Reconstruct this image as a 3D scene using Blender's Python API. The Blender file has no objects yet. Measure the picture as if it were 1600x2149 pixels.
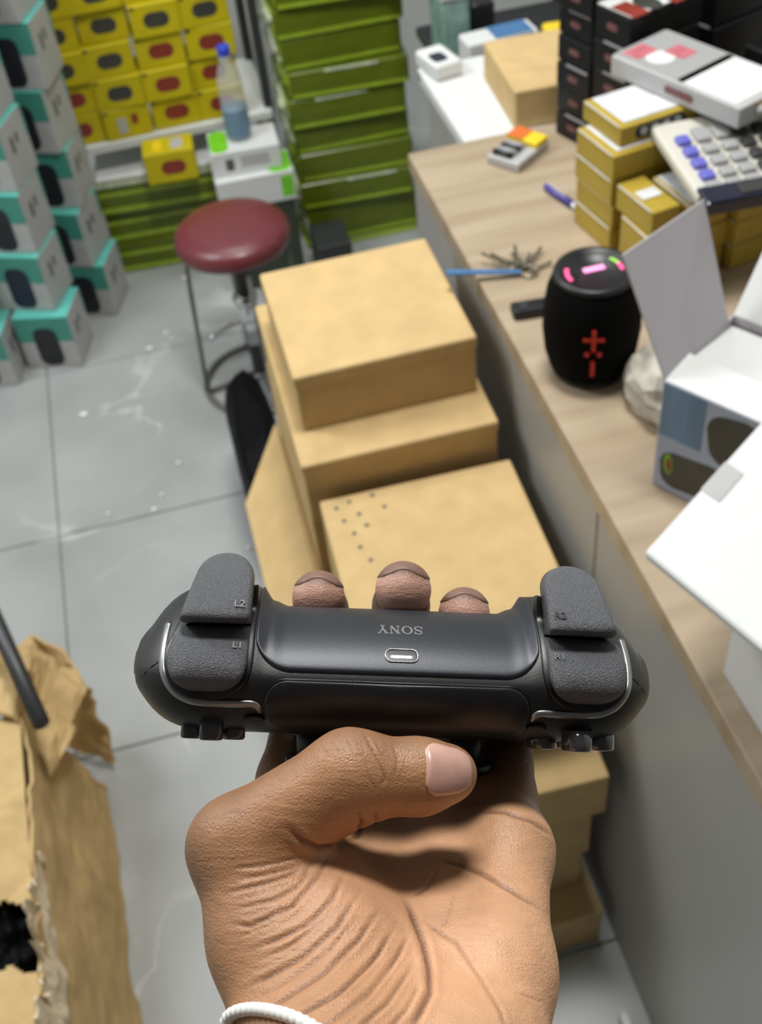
import bpy, bmesh, math, random
import numpy as np
from mathutils import Matrix, Vector, noise
random.seed(7)
scene = bpy.context.scene
COL = scene.collection
# ------------------------------------------------------------------ camera
cam = bpy.data.cameras.new('camera'); camo = bpy.data.objects.new('camera', cam); COL.objects.link(camo)
CR = ((0.96515146, -0.24672454, -0.08723338), (-0.2369271, -0.68229008, -0.69162548), (0.11112251, 0.68819129, -0.71696899))
camo.matrix_world = Matrix(((CR[0][0], -CR[1][0], -CR[2][0], 0), (CR[0][1], -CR[1][1], -CR[2][1], 0),
                            (CR[0][2], -CR[1][2], -CR[2][2], 1.75), (0, 0, 0, 1)))
cam.sensor_fit = 'VERTICAL'; cam.sensor_height = 36; cam.lens = 2400 / 2149 * 36
cam.shift_y = -6.5 / 2149
cam.clip_start = .01; cam.clip_end = 50
cam.dof.use_dof = True; cam.dof.focus_distance = .352; cam.dof.aperture_fstop = 19
scene.camera = camo
# ------------------------------------------------------------------ world, lights, exposure
w = bpy.data.worlds.new('world'); scene.world = w; w.use_nodes = True
w.node_tree.nodes['Background'].inputs[0].default_value = (.93, .97, 1, 1)
w.node_tree.nodes['Background'].inputs[1].default_value = .05
def area(name, loc, target, sx, sy, power, col=(1, 1, 1)):
    l = bpy.data.lights.new(name, 'AREA'); l.shape = 'RECTANGLE'; l.size = sx; l.size_y = sy; l.energy = power; l.color = col
    o = bpy.data.objects.new(name, l); COL.objects.link(o); o.location = loc
    o.rotation_euler = (Vector(target) - Vector(loc)).to_track_quat('-Z', 'Y').to_euler()
area('ceiling_light_key', (.36, 1.17, 3.1), (.30, 1.1, .8), .6, .30, 44, (1, .985, .95))
area('ceiling_light_rear', (.2, 2.7, 3.2), (.1, 2.5, .2), 1.0, .5, 20, (.97, 1, 1))
area('ceiling_light_left', (-1.2, 1.9, 2.6), (.2, 1.2, .4), .5, .9, 34, (.95, .98, 1))
vs = scene.view_settings; vs.view_transform = 'Standard'; vs.look = 'None'; vs.exposure = 0; vs.gamma = 1; vs.use_curve_mapping = False

# ------------------------------------------------------------------ materials
def mat(name, col, rough=.5, metal=0, var=0, vscale=30, bump=0, bscale=200, spec=.5, coat=0, emit=None, estr=0, stretch=None, trans=0, alpha=1, bdist=.002):
    m = bpy.data.materials.new(name); m.use_nodes = True; nt = m.node_tree; b = nt.nodes['Principled BSDF']
    b.inputs['Base Color'].default_value = (*col, 1); b.inputs['Roughness'].default_value = rough; b.inputs['Metallic'].default_value = metal
    b.inputs['Specular IOR Level'].default_value = spec
    if coat: b.inputs['Coat Weight'].default_value = coat; b.inputs['Coat Roughness'].default_value = .15
    if trans: b.inputs['Transmission Weight'].default_value = trans
    if alpha < 1: b.inputs['Alpha'].default_value = alpha
    if emit: b.inputs['Emission Color'].default_value = (*emit, 1); b.inputs['Emission Strength'].default_value = estr
    if var or bump:
        tc = nt.nodes.new('ShaderNodeTexCoord'); mp = nt.nodes.new('ShaderNodeMapping'); nt.links.new(tc.outputs['Object'], mp.inputs[0])
        if stretch: mp.inputs['Scale'].default_value = stretch
    if var:
        n = nt.nodes.new('ShaderNodeTexNoise'); n.inputs['Scale'].default_value = vscale; n.inputs['Detail'].default_value = 5
        nt.links.new(mp.outputs[0], n.inputs['Vector'])
        r = nt.nodes.new('ShaderNodeValToRGB'); e = r.color_ramp.elements
        e[0].position = .3; e[1].position = .7
        e[0].color = (*[c * (1 - var) for c in col], 1); e[1].color = (*[min(1, c * (1 + var)) for c in col], 1)
        nt.links.new(n.outputs[0], r.inputs[0]); nt.links.new(r.outputs[0], b.inputs['Base Color'])
    if bump:
        n = nt.nodes.new('ShaderNodeTexNoise'); n.inputs['Scale'].default_value = bscale; n.inputs['Detail'].default_value = 3
        nt.links.new(mp.outputs[0], n.inputs['Vector'])
        bp = nt.nodes.new('ShaderNodeBump'); bp.inputs['Strength'].default_value = bump; bp.inputs['Distance'].default_value = bdist
        nt.links.new(n.outputs[0], bp.inputs['Height']); nt.links.new(bp.outputs[0], b.inputs['Normal'])
    return m
MT = {}
MT['card'] = mat('cardboard', (.58, .415, .20), .85, var=.08, vscale=25, bump=.08, bscale=300, spec=.15)
MT['card_in'] = mat('cardboard_torn', (.58, .44, .26), .9, var=.2, vscale=60, bump=.3, bscale=80)
MT['card_edge'] = mat('cardboard_edge', (.72, .6, .42), .9, var=.15, vscale=120, bump=.3, bscale=300)
MT['yellow'] = mat('yellow_carton', (.56, .46, .008), .5, spec=.25, var=.06, vscale=20)
MT['gold'] = mat('mustard_carton', (.42, .30, .035), .45, var=.08, vscale=25)
MT['gold_print'] = mat('pale_print', (.66, .67, .68), .5, var=.15, vscale=35)
MT['green'] = mat('green_carton', (.12, .16, .006), .34, var=.15, vscale=14, bump=.25, bscale=18, coat=.2, spec=.3, stretch=(1, 1, 4))
MT['crate'] = mat('crate_green', (.035, .05, .03), .5, var=.1)
MT['pink'] = mat('pink_print', (.50, .14, .17), .45, var=.2, vscale=60)
MT['lime'] = mat('lime_edge', (.34, .47, .03), .35, var=.15, vscale=25, bump=.4, bscale=60)
MT['wrap'] = mat('plastic_wrap', (.62, .68, .5), .2, var=.3, vscale=40, bump=.6, bscale=70)
MT['teal'] = mat('teal_print', (.06, .30, .235), .4, var=.06, vscale=20)
MT['teal_top'] = mat('aqua_lid', (.13, .55, .48), .4, var=.05)
MT['palebox'] = mat('pale_grey_carton', (.46, .46, .46), .45, var=.06, vscale=25)
MT['darkprint'] = mat('dark_print', (.012, .014, .02), .4, var=.3, vscale=30)
MT['navyprint'] = mat('navy_print', (.012, .013, .035), .4)
MT['redprint'] = mat('red_print', (.24, .035, .02), .4, var=.15)
MT['greyprint'] = mat('grey_print', (.05, .05, .04), .4, var=.15)
MT['inkgrey'] = mat('ink', (.1, .1, .09), .5)
MT['white'] = mat('white_card', (.70, .71, .70), .5, var=.02)
MT['whiteshelf'] = mat('white_shelf', (.72, .74, .72), .4)
MT['lilac'] = mat('lilac_grey_card', (.50, .47, .50), .5, var=.04, vscale=8)
MT['bluep'] = mat('blue_print', (.13, .22, .33), .45, var=.25, vscale=30, stretch=(1, 1, .25))
MT['bluegrey'] = mat('blue_grey_print', (.36, .40, .50), .45, var=.1, vscale=12)
MT['black'] = mat('black_carton', (.006, .006, .007), .36, var=.2, vscale=30, spec=.3)
MT['blackplast'] = mat('black_plastic', (.008, .008, .009), .38)
MT['blackfab'] = mat('black_mesh_fabric', (.002, .002, .002), .85, spec=.1)
MT['bag'] = mat('black_bag', (.002, .002, .003), .6, bump=.5, bscale=40, spec=.1)
MT['seamgrey'] = mat('grey_seam', (.34, .34, .36), .35)
MT['redtext'] = mat('dull_red_logo', (.17, .07, .07), .5, var=.4, vscale=300)
MT['chrome'] = mat('chrome', (.75, .76, .78), .12, 1)
MT['steel'] = mat('grey_steel', (.20, .20, .19), .4, .5)
MT['dsteel'] = mat('dark_steel', (.05, .052, .055), .4, .4)
MT['maroon'] = mat('maroon_vinyl', (.16, .028, .035), .3, var=.2, vscale=180, bump=.25, bscale=500, coat=.2)
MT['counter_grey'] = mat('grey_laminate', (.36, .36, .345), .42, var=.04, vscale=4)
MT['floor_dark'] = mat('grout', (.40, .40, .35), .9)
MT['wall'] = mat('painted_wall', (.55, .56, .54), .8, var=.03)
MT['orange'] = mat('orange_print', (.7, .16, .03), .4)
MT['ylw'] = mat('bright_yellow', (.85, .62, .02), .4)
MT['purple'] = mat('purple_plastic', (.075, .06, .30), .35)
MT['violet_key'] = mat('violet_key', (.13, .13, .52), .4)
MT['key_grey'] = mat('grey_key', (.35, .35, .35), .45)
MT['key_dark'] = mat('dark_key', (.035, .035, .035), .45)
MT['calc'] = mat('calculator_shell', (.62, .60, .52), .4)
MT['calc_side'] = mat('calculator_side', (.3, .3, .28), .4)
MT['lcd'] = mat('lcd', (.012, .013, .03), .15)
MT['strap'] = mat('blue_strap', (.06, .17, .36), .5, var=.2, vscale=150)
MT['keymetal'] = mat('key_metal', (.3, .27, .2), .3, .9)
MT['clear'] = mat('clear_plastic', (.8, .86, .9), .08, alpha=.28)
MT['water'] = mat('blue_label', (.16, .29, .42), .35, alpha=.75)
MT['bluecap'] = mat('blue_cap', (.03, .06, .55), .35)
MT['brightgreen'] = mat('bright_green_print', (.17, .58, .02), .4, var=.1)
MT['foam'] = mat('crumpled_wrap', (.5, .47, .40), .5, var=.15, vscale=40, bump=.3, bscale=80)
MT['redlogo'] = mat('red_logo', (.4, .012, .005), .5, emit=(.5, .02, .0), estr=.12)
MT['pinkled'] = mat('pink_light', (.8, .1, .3), .4, emit=(1, .08, .22), estr=1.0)
MT['greenled'] = mat('green_light', (.2, .5, .1), .4, emit=(.35, .55, .05), estr=.8)
MT['lilacled'] = mat('lilac_light', (.8, .3, .6), .4, emit=(.9, .28, .55), estr=.9)
MT['paper_litter'] = mat('litter', (.85, .86, .84), .3)  # white of the paper scraps themselves
MT['aqua_glass'] = mat('aqua_container', (.25, .42, .38), .2, var=.3, vscale=30, alpha=.75)
# controller / skin
MT['pad_grey'] = mat('gunmetal_shell', (.030, .033, .041), .42, metal=.35, bump=.05, bscale=2500, spec=.6)
MT['pad_dark'] = mat('charcoal_shell', (.016, .017, .017), .42, bump=.08, bscale=2500)
MT['pad_btn'] = mat('speckled_button', (.085, .090, .102), .36, bump=.9, bscale=2600, spec=1.0, bdist=.0007)
MT['pad_well'] = mat('gloss_black', (.003, .003, .004), .38)
MT['pad_touch'] = mat('touchpad', (.017, .018, .021), .36, bump=.04, bscale=3000)
MT['pad_trim'] = mat('silver_trim', (.36, .37, .37), .3, .7)
MT['pad_clear'] = mat('smoked_clear_button', (.07, .072, .075), .08, coat=1)
MT['pad_print'] = mat('grey_lettering', (.18, .18, .18), .5)
MT['pad_print_dark'] = mat('dark_lettering', (.005, .005, .006), .4)
MT['nail'] = mat('fingernail', (.62, .36, .29), .32, var=.08, vscale=150, coat=.3)
MT['nail2'] = mat('fingernail_dark', (.22, .12, .085), .45, var=.1, vscale=200)
MT['cord'] = mat('white_cord', (.8, .8, .78), .6)

def wood_mat():
    m = bpy.data.materials.new('wood_laminate'); m.use_nodes = True; nt = m.node_tree; b = nt.nodes['Principled BSDF']
    tc = nt.nodes.new('ShaderNodeTexCoord'); mp = nt.nodes.new('ShaderNodeMapping'); mp.inputs['Scale'].default_value = (1.2, 14, 1)
    mp.inputs['Rotation'].default_value = (0, 0, .05)
    n = nt.nodes.new('ShaderNodeTexNoise'); n.inputs['Scale'].default_value = 2.2; n.inputs['Detail'].default_value = 6; n.inputs['Distortion'].default_value = .4
    r = nt.nodes.new('ShaderNodeValToRGB'); e = r.color_ramp.elements
    e[0].position = .3; e[0].color = (.33, .245, .16, 1); e[1].position = .72; e[1].color = (.47, .375, .26, 1)
    nt.links.new(tc.outputs['Object'], mp.inputs[0]); nt.links.new(mp.outputs[0], n.inputs['Vector']); nt.links.new(n.outputs[0], r.inputs[0])
    nt.links.new(r.outputs[0], b.inputs['Base Color']); b.inputs['Roughness'].default_value = .45
    return m
MT['wood'] = wood_mat()
def tile_mat():
    m = bpy.data.materials.new('marble_tile'); m.use_nodes = True; nt = m.node_tree; b = nt.nodes['Principled BSDF']
    tc = nt.nodes.new('ShaderNodeTexCoord')
    gi = nt.nodes.new('ShaderNodeNewGeometry')
    n = nt.nodes.new('ShaderNodeTexNoise'); n.inputs['Scale'].default_value = 4; n.inputs['Detail'].default_value = 6
    nt.links.new(gi.outputs['Position'], n.inputs['Vector'])
    r = nt.nodes.new('ShaderNodeValToRGB'); e = r.color_ramp.elements
    e[0].position = .3; e[0].color = (.335, .35, .345, 1); e[1].position = .72; e[1].color = (.43, .445, .435, 1)
    nt.links.new(n.outputs[0], r.inputs[0])
    # thin white veins: ridge of a distorted noise
    d = nt.nodes.new('ShaderNodeTexNoise'); d.inputs['Scale'].default_value = 2.6; d.inputs['Detail'].default_value = 4; d.inputs['Distortion'].default_value = .8
    nt.links.new(gi.outputs['Position'], d.inputs['Vector'])
    s = nt.nodes.new('ShaderNodeMath'); s.operation = 'SUBTRACT'; s.inputs[1].default_value = .5; nt.links.new(d.outputs[0], s.inputs[0])
    a = nt.nodes.new('ShaderNodeMath'); a.operation = 'ABSOLUTE'; nt.links.new(s.outputs[0], a.inputs[0])
    v = nt.nodes.new('ShaderNodeMapRange'); v.inputs[1].default_value = 0; v.inputs[2].default_value = .020; v.inputs[3].default_value = 1; v.inputs[4].default_value = 0
    nt.links.new(a.outputs[0], v.inputs[0])
    g = nt.nodes.new('ShaderNodeTexNoise'); g.inputs['Scale'].default_value = 3.1; nt.links.new(gi.outputs['Position'], g.inputs['Vector'])
    gm = nt.nodes.new('ShaderNodeMapRange'); gm.inputs[1].default_value = .48; gm.inputs[2].default_value = .62; nt.links.new(g.outputs[0], gm.inputs[0])
    mu = nt.nodes.new('ShaderNodeMath'); mu.operation = 'MULTIPLY'; nt.links.new(v.outputs[0], mu.inputs[0]); nt.links.new(gm.outputs[0], mu.inputs[1])
    mx = nt.nodes.new('ShaderNodeMixRGB'); mx.inputs[2].default_value = (.54, .55, .54, 1)
    nt.links.new(mu.outputs[0], mx.inputs[0]); nt.links.new(r.outputs[0], mx.inputs[1]); nt.links.new(mx.outputs[0], b.inputs['Base Color'])
    b.inputs['Roughness'].default_value = .33
    return m
MT['tile'] = tile_mat()

# ------------------------------------------------------------------ helpers
def tag(o, label=None, cat=None, group=None, kind=None):
    if label: o['label'] = label
    if cat: o['category'] = cat
    if group: o['group'] = group
    if kind: o['kind'] = kind
    return o
def thing(name, label, cat, loc=(0, 0, 0), yaw=0, group=None):
    o = bpy.data.objects.new(name, None); COL.objects.link(o); o.location = loc; o.rotation_euler = (0, 0, math.radians(yaw)); o.empty_display_size = .02
    return tag(o, label, cat, group)
def obj(name, me, parent=None, loc=(0, 0, 0), rot=(0, 0, 0), label=None):
    o = bpy.data.objects.new(name, me); COL.objects.link(o); o.location = loc; o.rotation_euler = rot
    if parent: o.parent = parent
    if label: o['label'] = label
    return o
def M_(name, verts, faces, m, smooth=False):
    me = bpy.data.meshes.new(name); me.from_pydata([tuple(v) for v in verts], [], faces); me.materials.append(MT[m] if isinstance(m, str) else m)
    me.validate(); 
    if smooth: me.polygons.foreach_set('use_smooth', [True] * len(me.polygons))
    return me
def from_bm(name, bm, m, smooth=False):
    bmesh.ops.recalc_face_normals(bm, faces=bm.faces[:])
    me = bpy.data.meshes.new(name); bm.to_mesh(me); bm.free(); me.materials.append(MT[m])
    if smooth: me.polygons.foreach_set('use_smooth', [True] * len(me.polygons))
    return me
_bc = {}
def box_me(w, d, h, m, bev=.003, seg=2):
    """box with its front-left-bottom corner at the origin"""
    k = (round(w, 4), round(d, 4), round(h, 4), m, bev, seg)
    if k in _bc: return _bc[k]
    bm = bmesh.new(); bmesh.ops.create_cube(bm, size=1)
    for v in bm.verts: v.co = Vector(((v.co.x + .5) * w, (v.co.y + .5) * d, (v.co.z + .5) * h))
    if bev: bmesh.ops.bevel(bm, geom=bm.edges[:], offset=min(bev, .3 * min(w, d, h)), segments=seg, profile=.5, affect='EDGES')
    _bc[k] = from_bm('box', bm, m); return _bc[k]
def lathe(prof, m, seg=40, name='lathe'):
    v = []; f = []
    for r, z in prof:
        for i in range(seg):
            a = 2 * math.pi * i / seg; v.append((r * math.cos(a), r * math.sin(a), z))
    n = len(prof)
    for j in range(n - 1):
        for i in range(seg):
            i2 = (i + 1) % seg; f.append((j * seg + i, j * seg + i2, (j + 1) * seg + i2, (j + 1) * seg + i))
    f.append(tuple(range(seg - 1, -1, -1))); f.append(tuple((n - 1) * seg + i for i in range(seg)))
    return M_(name, v, f, m, True)
def tube(pts, r, m, seg=10, closed=False, name='tube'):
    pts = [Vector(p) for p in pts]; n = len(pts); v = []; f = []
    rr = r if isinstance(r, (list, tuple)) else [r] * n
    t0 = (pts[1] - pts[0]).normalized(); up = Vector((0, 0, 1)) if abs(t0.z) < .9 else Vector((1, 0, 0))
    nn = t0.cross(up).normalized()
    for i, p in enumerate(pts):
        a = pts[(i - 1) % n] if (i or closed) else p; b = pts[(i + 1) % n] if (i < n - 1 or closed) else p
        t = (b - a).normalized(); nn = (nn - t * nn.dot(t)).normalized(); bb = t.cross(nn)
        for k in range(seg):
            a_ = 2 * math.pi * k / seg; v.append(p + (nn * math.cos(a_) + bb * math.sin(a_)) * rr[i])
    for i in range(n if closed else n - 1):
        j = (i + 1) % n
        for k in range(seg):
            k2 = (k + 1) % seg; f.append((i * seg + k, j * seg + k, j * seg + k2, i * seg + k2))
    if not closed: f.append(tuple(range(seg))); f.append(tuple((n - 1) * seg + k for k in range(seg - 1, -1, -1)))
    return M_(name, v, f, m, True)
def shape2d(kind, w, h, r=None, seg=6):
    """outline centred on 0: rect, pill, round (rounded rect), ellipse"""
    if kind == 'rect': return [(-w / 2, -h / 2), (w / 2, -h / 2), (w / 2, h / 2), (-w / 2, h / 2)]
    if kind == 'ellipse': return [(w / 2 * math.cos(2 * math.pi * i / 20), h / 2 * math.sin(2 * math.pi * i / 20)) for i in range(20)]
    if kind == 'pill': r = min(w, h) / 2 * .98
    r = min(r or .3 * min(w, h), min(w, h) / 2 * .98); o = []
    for cx, cy, a0 in ((w / 2 - r, -h / 2 + r, -90), (w / 2 - r, h / 2 - r, 0), (-w / 2 + r, h / 2 - r, 90), (-w / 2 + r, -h / 2 + r, 180)):
        for k in range(seg + 1):
            a = math.radians(a0 + 90 * k / seg); o.append((cx + r * math.cos(a), cy + r * math.sin(a)))
    return o
_fc = {}
def decal(parent, name, face, dims, u, v, w, h, m, kind='rect', t=.0008, r=None, label=None):
    """thin printed panel on one face of a box with its corner at the origin; u,v = centre as fraction"""
    W, D, H = dims; k = (kind, round(w, 4), round(h, 4), m, face, t, r)
    if k not in _fc:
        o2 = shape2d(kind, w, h, r); n = len(o2)
        def P(a, b, c):
            return {'front': (a, -c, b), 'left': (-c, -a, b), 'right': (c, a, b), 'top': (a, b, c)}[face]
        vs_ = [P(a, b, -.0004) for a, b in o2] + [P(a, b, t) for a, b in o2]
        fs = [tuple(range(n, 2 * n)), tuple(range(n - 1, -1, -1))] + [(i, (i + 1) % n, n + (i + 1) % n, n + i) for i in range(n)]
        _fc[k] = M_(name, vs_, fs, m)
    loc = {'front': (u * W, 0, v * H), 'left': (0, (1 - u) * D, v * H), 'right': (W, u * D, v * H), 'top': (u * W, v * D, H)}[face]
    return obj(name, _fc[k], parent, loc, label=label)
def quad_slab(p0, p1, p2, p3, t, m, name='panel'):
    """panel between four corners with thickness t along its normal"""
    P = [Vector(p) for p in (p0, p1, p2, p3)]; n = (P[1] - P[0]).cross(P[3] - P[0]).normalized() * (t / 2)
    v = [p + n for p in P] + [p - n for p in P]
    bm = bmesh.new(); bv = [bm.verts.new(x) for x in v]
    for f in ((0, 1, 2, 3), (7, 6, 5, 4), (0, 4, 5, 1), (1, 5, 6, 2), (2, 6, 7, 3), (3, 7, 4, 0)): bm.faces.new([bv[i] for i in f])
    bmesh.ops.bevel(bm, geom=bm.edges[:], offset=t * .2, segments=1, affect='EDGES')
    return from_bm(name, bm, m)
def blob(loc, sx, sy, sz, m, amp, sc, sub=4, seed=0, name='blob', flat=None, sq=1):
    bm = bmesh.new(); bmesh.ops.create_icosphere(bm, subdivisions=sub, radius=1)
    for v in bm.verts:
        p = Vector([math.copysign(abs(c) ** sq, c) for c in v.co]); q = p * sc + Vector((seed * 3.1, seed, seed * 7))
        k = 1 + amp * (noise.noise(q) + .6 * abs(noise.noise(q * 2.3)) + .3 * noise.noise(q * 5))
        v.co = Vector((p.x * sx * k, p.y * sy * k, p.z * sz * k))
        if flat is not None: v.co.z = max(v.co.z, flat)
    return from_bm(name, bm, m, True)
_tc = {}
def text_me(s, size, m, ext=.0002):
    k = (s, size, m)
    if k in _tc: return _tc[k]
    cu = bpy.data.curves.new('t', 'FONT'); cu.body = s; cu.size = size; cu.extrude = ext; cu.align_x = 'CENTER'; cu.align_y = 'CENTER'
    o = bpy.data.objects.new('t', cu); COL.objects.link(o); dg = bpy.context.evaluated_depsgraph_get()
    me = bpy.data.meshes.new_from_object(o.evaluated_get(dg)); bpy.data.objects.remove(o); bpy.data.curves.remove(cu)
    me.materials.clear(); me.materials.append(MT[m]); _tc[k] = me; return me
# ------------------------------------------------------------------ setting
floor = tag(obj('floor', box_me(4.4, 6.2, .05, 'floor_dark', 0), None, (-2.1, -1.6, -.058)), kind='structure')
TS = .58; tile_me = box_me(TS - .003, TS - .003, .008, 'tile', .0012, 1)
for i in range(-3, 4):
    for j in range(-3, 6):
        obj('tile', tile_me, floor, (2.1 - .41 + i * TS + .0015, 1.6 + 1.25 + j * TS + .0015, .05))
wb = tag(obj('wall_back', box_me(4.4, .1, 3.0, 'wall', 0), None, (-2.1, 3.55, -.008)), kind='structure')
wl = tag(obj('wall_left', box_me(.1, 5.1, 3.0, 'wall', 0), None, (-1.55, -1.55, 0)), kind='structure')
wr = tag(obj('wall_right', box_me(.1, 5.1, 3.0, 'wall', 0), None, (1.75, -1.55, 0)), kind='structure')
# sales counter: laminated top, grey front panels with joints
ct = thing('sales_counter', 'long sales counter with wood-grain top and grey front panels', 'counter', (0, 0, 0))
obj('countertop', box_me(.78, 2.25, .03, 'wood', .002), ct, (.382, -.6, .79))
y = -.6
for L in (.72, .727, .8):
    obj('front_panel', box_me(.018, L - .004, .785, 'counter_grey', .0015, 1), ct, (.388, y, .003)); y += L
obj('end_panel', box_me(.74, .018, .785, 'counter_grey', .0015, 1), ct, (.408, 1.628, .003))
obj('core', box_me(.70, 2.2, .78, 'counter_grey', 0), ct, (.41, -.59, .002))
# ------------------------------------------------------------------ cardboard boxes by the counter
def carton(label, x, y, z, yaw, w, d, h, lid=.012, tape=False, name='cardboard_box', group='plain cardboard boxes stacked along the counter', m='card'):
    t = thing(name, label, 'box', (x, y, z), yaw, group)
    obj('body', box_me(w - .004, d - .004, h - lid, m, .003), t, (.002, .002, 0))
    if lid: obj('lid', box_me(w, d, lid + .006, m, .004, 3), t, (0, 0, h - lid - .006))
    return t
c = carton('topmost plain cardboard box with overhanging lid, on a wider cardboard box', .095, 1.174, .710, 0, .253, .255, .095, .014)
c = carton('long cardboard box directly beneath the topmost cardboard box, front ledge showing', .079, 1.107, .60, -.5, .275, .382, .11, .012)
t3 = carton('cardboard box with rows of small punched holes, in front of the stepped boxes', .083, .77, .455, -1.5, .273, .325, .20, 0)
for (u, v) in ((.08, .93), (.15, .95), (.27, .96), (.10, .85), (.18, .87), (.31, .88), (.13, .77), (.20, .80), (.14, .69), (.17, .61)):
    me = lathe([(.0042 * (.7 + .5 * random.random()), -.0006), (.003, .0006)], 'inkgrey', 10, 'hole')
    o = obj('hole', me, t3, (u * .273, v * .325, .2))
carton('narrow cardboard box under the punched box, its corner showing right of the hand', .085, .70, .365, -2, .277, .36, .09, 0)
carton('tall cardboard box low in the stack, beside the hand near the counter', .07, .715, .215, 0, .285, .37, .15, .014)
carton('cardboard box second from the floor beneath the stack by the counter', .075, .73, .10, -1, .275, .36, .115, .0)
carton('flat cardboard box on the floor at the bottom of the counter stack', .07, .675, 0, 0, .295, .43, .10, .02)
carton('deep cardboard box holding up the rear of the long box, behind the stack', .08, 1.13, .0, 0, .27, .36, .60, 0)
# opened side leaning out from the stack
t = thing('cardboard_sheet', 'loose cardboard sheet leaning against the left side of the stack', 'cardboard', (0, 0, 0))
obj('panel', quad_slab((.078, 1.50, .455), (-.004, 1.38, .40), (-.004, 1.02, .40), (.073, 1.02, .455), .005, 'card'), t)
obj('panel', quad_slab((.078, 1.50, .455), (.078, 1.02, .455), (.060, 1.02, .003), (.060, 1.50, .003), .005, 'card'), t)
# black bag behind it
o = obj('bag', blob((0, 0, 0), .048, .19, .17, 'bag', .10, 1.6, 4, 3, 'bag', flat=-.148, sq=.6), None, (.046, 1.715, .15))
tag(o, 'black crumpled bag on the floor between the stool and the cardboard stack', 'bag')

# ------------------------------------------------------------------ stool
st = thing('stool', 'round stool with shiny maroon padded seat and steel ring base', 'stool', (.105, 2.20, 0))
SR = .128
obj('seat', lathe([(.001, .385), (SR - .012, .385), (SR - .003, .39), (SR, .402), (SR - .002, .416), (SR - .014, .429), (SR - .04, .436), (SR - .08, .439), (.001, .440)], 'maroon', 64, 'seat'), st)
obj('seat_base', lathe([(.05, .366), (.09, .374), (.105, .386), (.1, .39)], 'dsteel', 40), st)
obj('column', lathe([(.016, .03), (.016, .36), (.034, .368)], 'dsteel', 24), st)
obj('column_cover', lathe([(.022, .12), (.022, .25), (.018, .255)], 'chrome', 24), st)
obj('collar', lathe([(.028, .232), (.030, .24), (.028, .248)], 'chrome', 24), st)
obj('base_ring', tube([(.135 * math.cos(a), .135 * math.sin(a), .008) for a in [2 * math.pi * i / 48 for i in range(48)]], .007, 'steel', 10, True), st)
for a in (5, 95, 185, 275):
    ca, sa = math.cos(math.radians(a)), math.sin(math.radians(a))
    obj('leg', tube([(.112 * ca, .112 * sa, .386), (.135 * ca, .135 * sa, .008)], .0055, 'steel', 10), st)
    obj('spoke', tube([(.134 * ca, .134 * sa, .008), (.0, .0, .03)], .005, 'steel', 8), st)
obj('foot_rest', tube([(.126 * math.cos(a), .126 * math.sin(a), .09) for a in [math.radians(40 + 100 * i / 20) for i in range(21)]], .006, 'chrome', 10), st)

# ------------------------------------------------------------------ teal speaker cartons on the left
TD = (.14, .125, .152)
def teal_box(label, x, y, z, yaw, dims=TD, pic='darkprint'):
    t = thing('speaker_carton', label, 'box', (x, y, z), yaw, 'teal and grey speaker cartons stacked at the left wall'); W, D, H = dims
    obj('body', box_me(W, D, H, 'palebox', .002, 1), t)
    decal(t, 'teal_band', 'front', dims, .5, .77, W - .002, H * .46, 'teal')
    decal(t, 'lid_print', 'top', dims, .5, .5, W - .001, D - .001, 'teal_top')
    decal(t, 'printed_speaker', 'front', dims, .5, .43, .060, H * .74, pic, 'round', .0014, r=.022)
    decal(t, 'lettering', 'right', dims, .34, .62, .012, .040, 'inkgrey', 'pill')
    decal(t, 'lettering', 'right', dims, .55, .66, .010, .026, 'inkgrey', 'round')
    decal(t, 'teal_band', 'right', dims, .97, .77, .007, H * .46, 'teal')
    return t
lv = ['bottom carton', 'second carton up', 'third carton up', 'fourth carton up', 'fifth carton up', 'top carton']
fr = [(-.452, 2.451, -16.8), (-.470, 2.50, -24), (-.468, 2.515, -23), (-.463, 2.53, -24), (-.468, 2.54, -22), (-.463, 2.54, -26)]
for i, (x, y, a) in enumerate(fr):
    teal_box(f'teal and grey speaker carton, {lv[i]} of the front stack nearest the floor aisle', x, y, i * .153, a, pic=('darkprint', 'navyprint')[i % 2])
bk = [(-.345, 2.645, -20), (-.365, 2.66, -25), (-.352, 2.67, -18), (-.36, 2.675, -24), (-.347, 2.67, -20), (-.36, 2.675, -22)]
for i, (x, y, a) in enumerate(bk):
    teal_box(f'teal and grey speaker carton, {lv[i]} of the rear stack beside the shelf', x, y, i * .153, a)
teal_box('teal and grey speaker carton alone at the left frame edge on the floor', -.615, 2.425, 0, -14)
teal_box('teal and grey speaker carton on the one at the left frame edge', -.63, 2.47, .153, -18)

# ------------------------------------------------------------------ shelf with yellow cartons
sh = thing('shelf_unit', 'white shelf with dark steel uprights holding yellow cartons', 'shelf', (0, 0, 0))
obj('shelf_board', box_me(.63, .34, .022, 'whiteshelf', .002), sh, (-.33, 2.80, .348))
obj('upright', box_me(.022, .03, 1.25, 'dsteel', .002), sh, (.285, 2.82, 0))
obj('upright', box_me(.022, .03, 1.25, 'dsteel', .002), sh, (.285, 3.12, 0))
obj('upright', box_me(.025, .03, 1.25, 'dsteel', .002), sh, (-.355, 3.12, 0))
obj('back_rail', box_me(.62, .012, .05, 'dsteel', .002), sh, (-.33, 3.13, .75))
YD = (.119, .11, .078)
cols = [(-.247, 'redgrey'), (-.128, ''), (-.004, ''), (.117, '')]
kinds = [['redprint', 'redprint', 'greyprint', 'greyprint', 'greyprint'], ['side', 'greyprint', 'greyprint', 'redprint_dark', 'greyprint'],
         ['redprint', 'redprint', 'redprint', 'greyprint', 'redprint'], ['redprint', 'redprint', 'redprint', 'greyprint', 'greyprint']]
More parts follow.
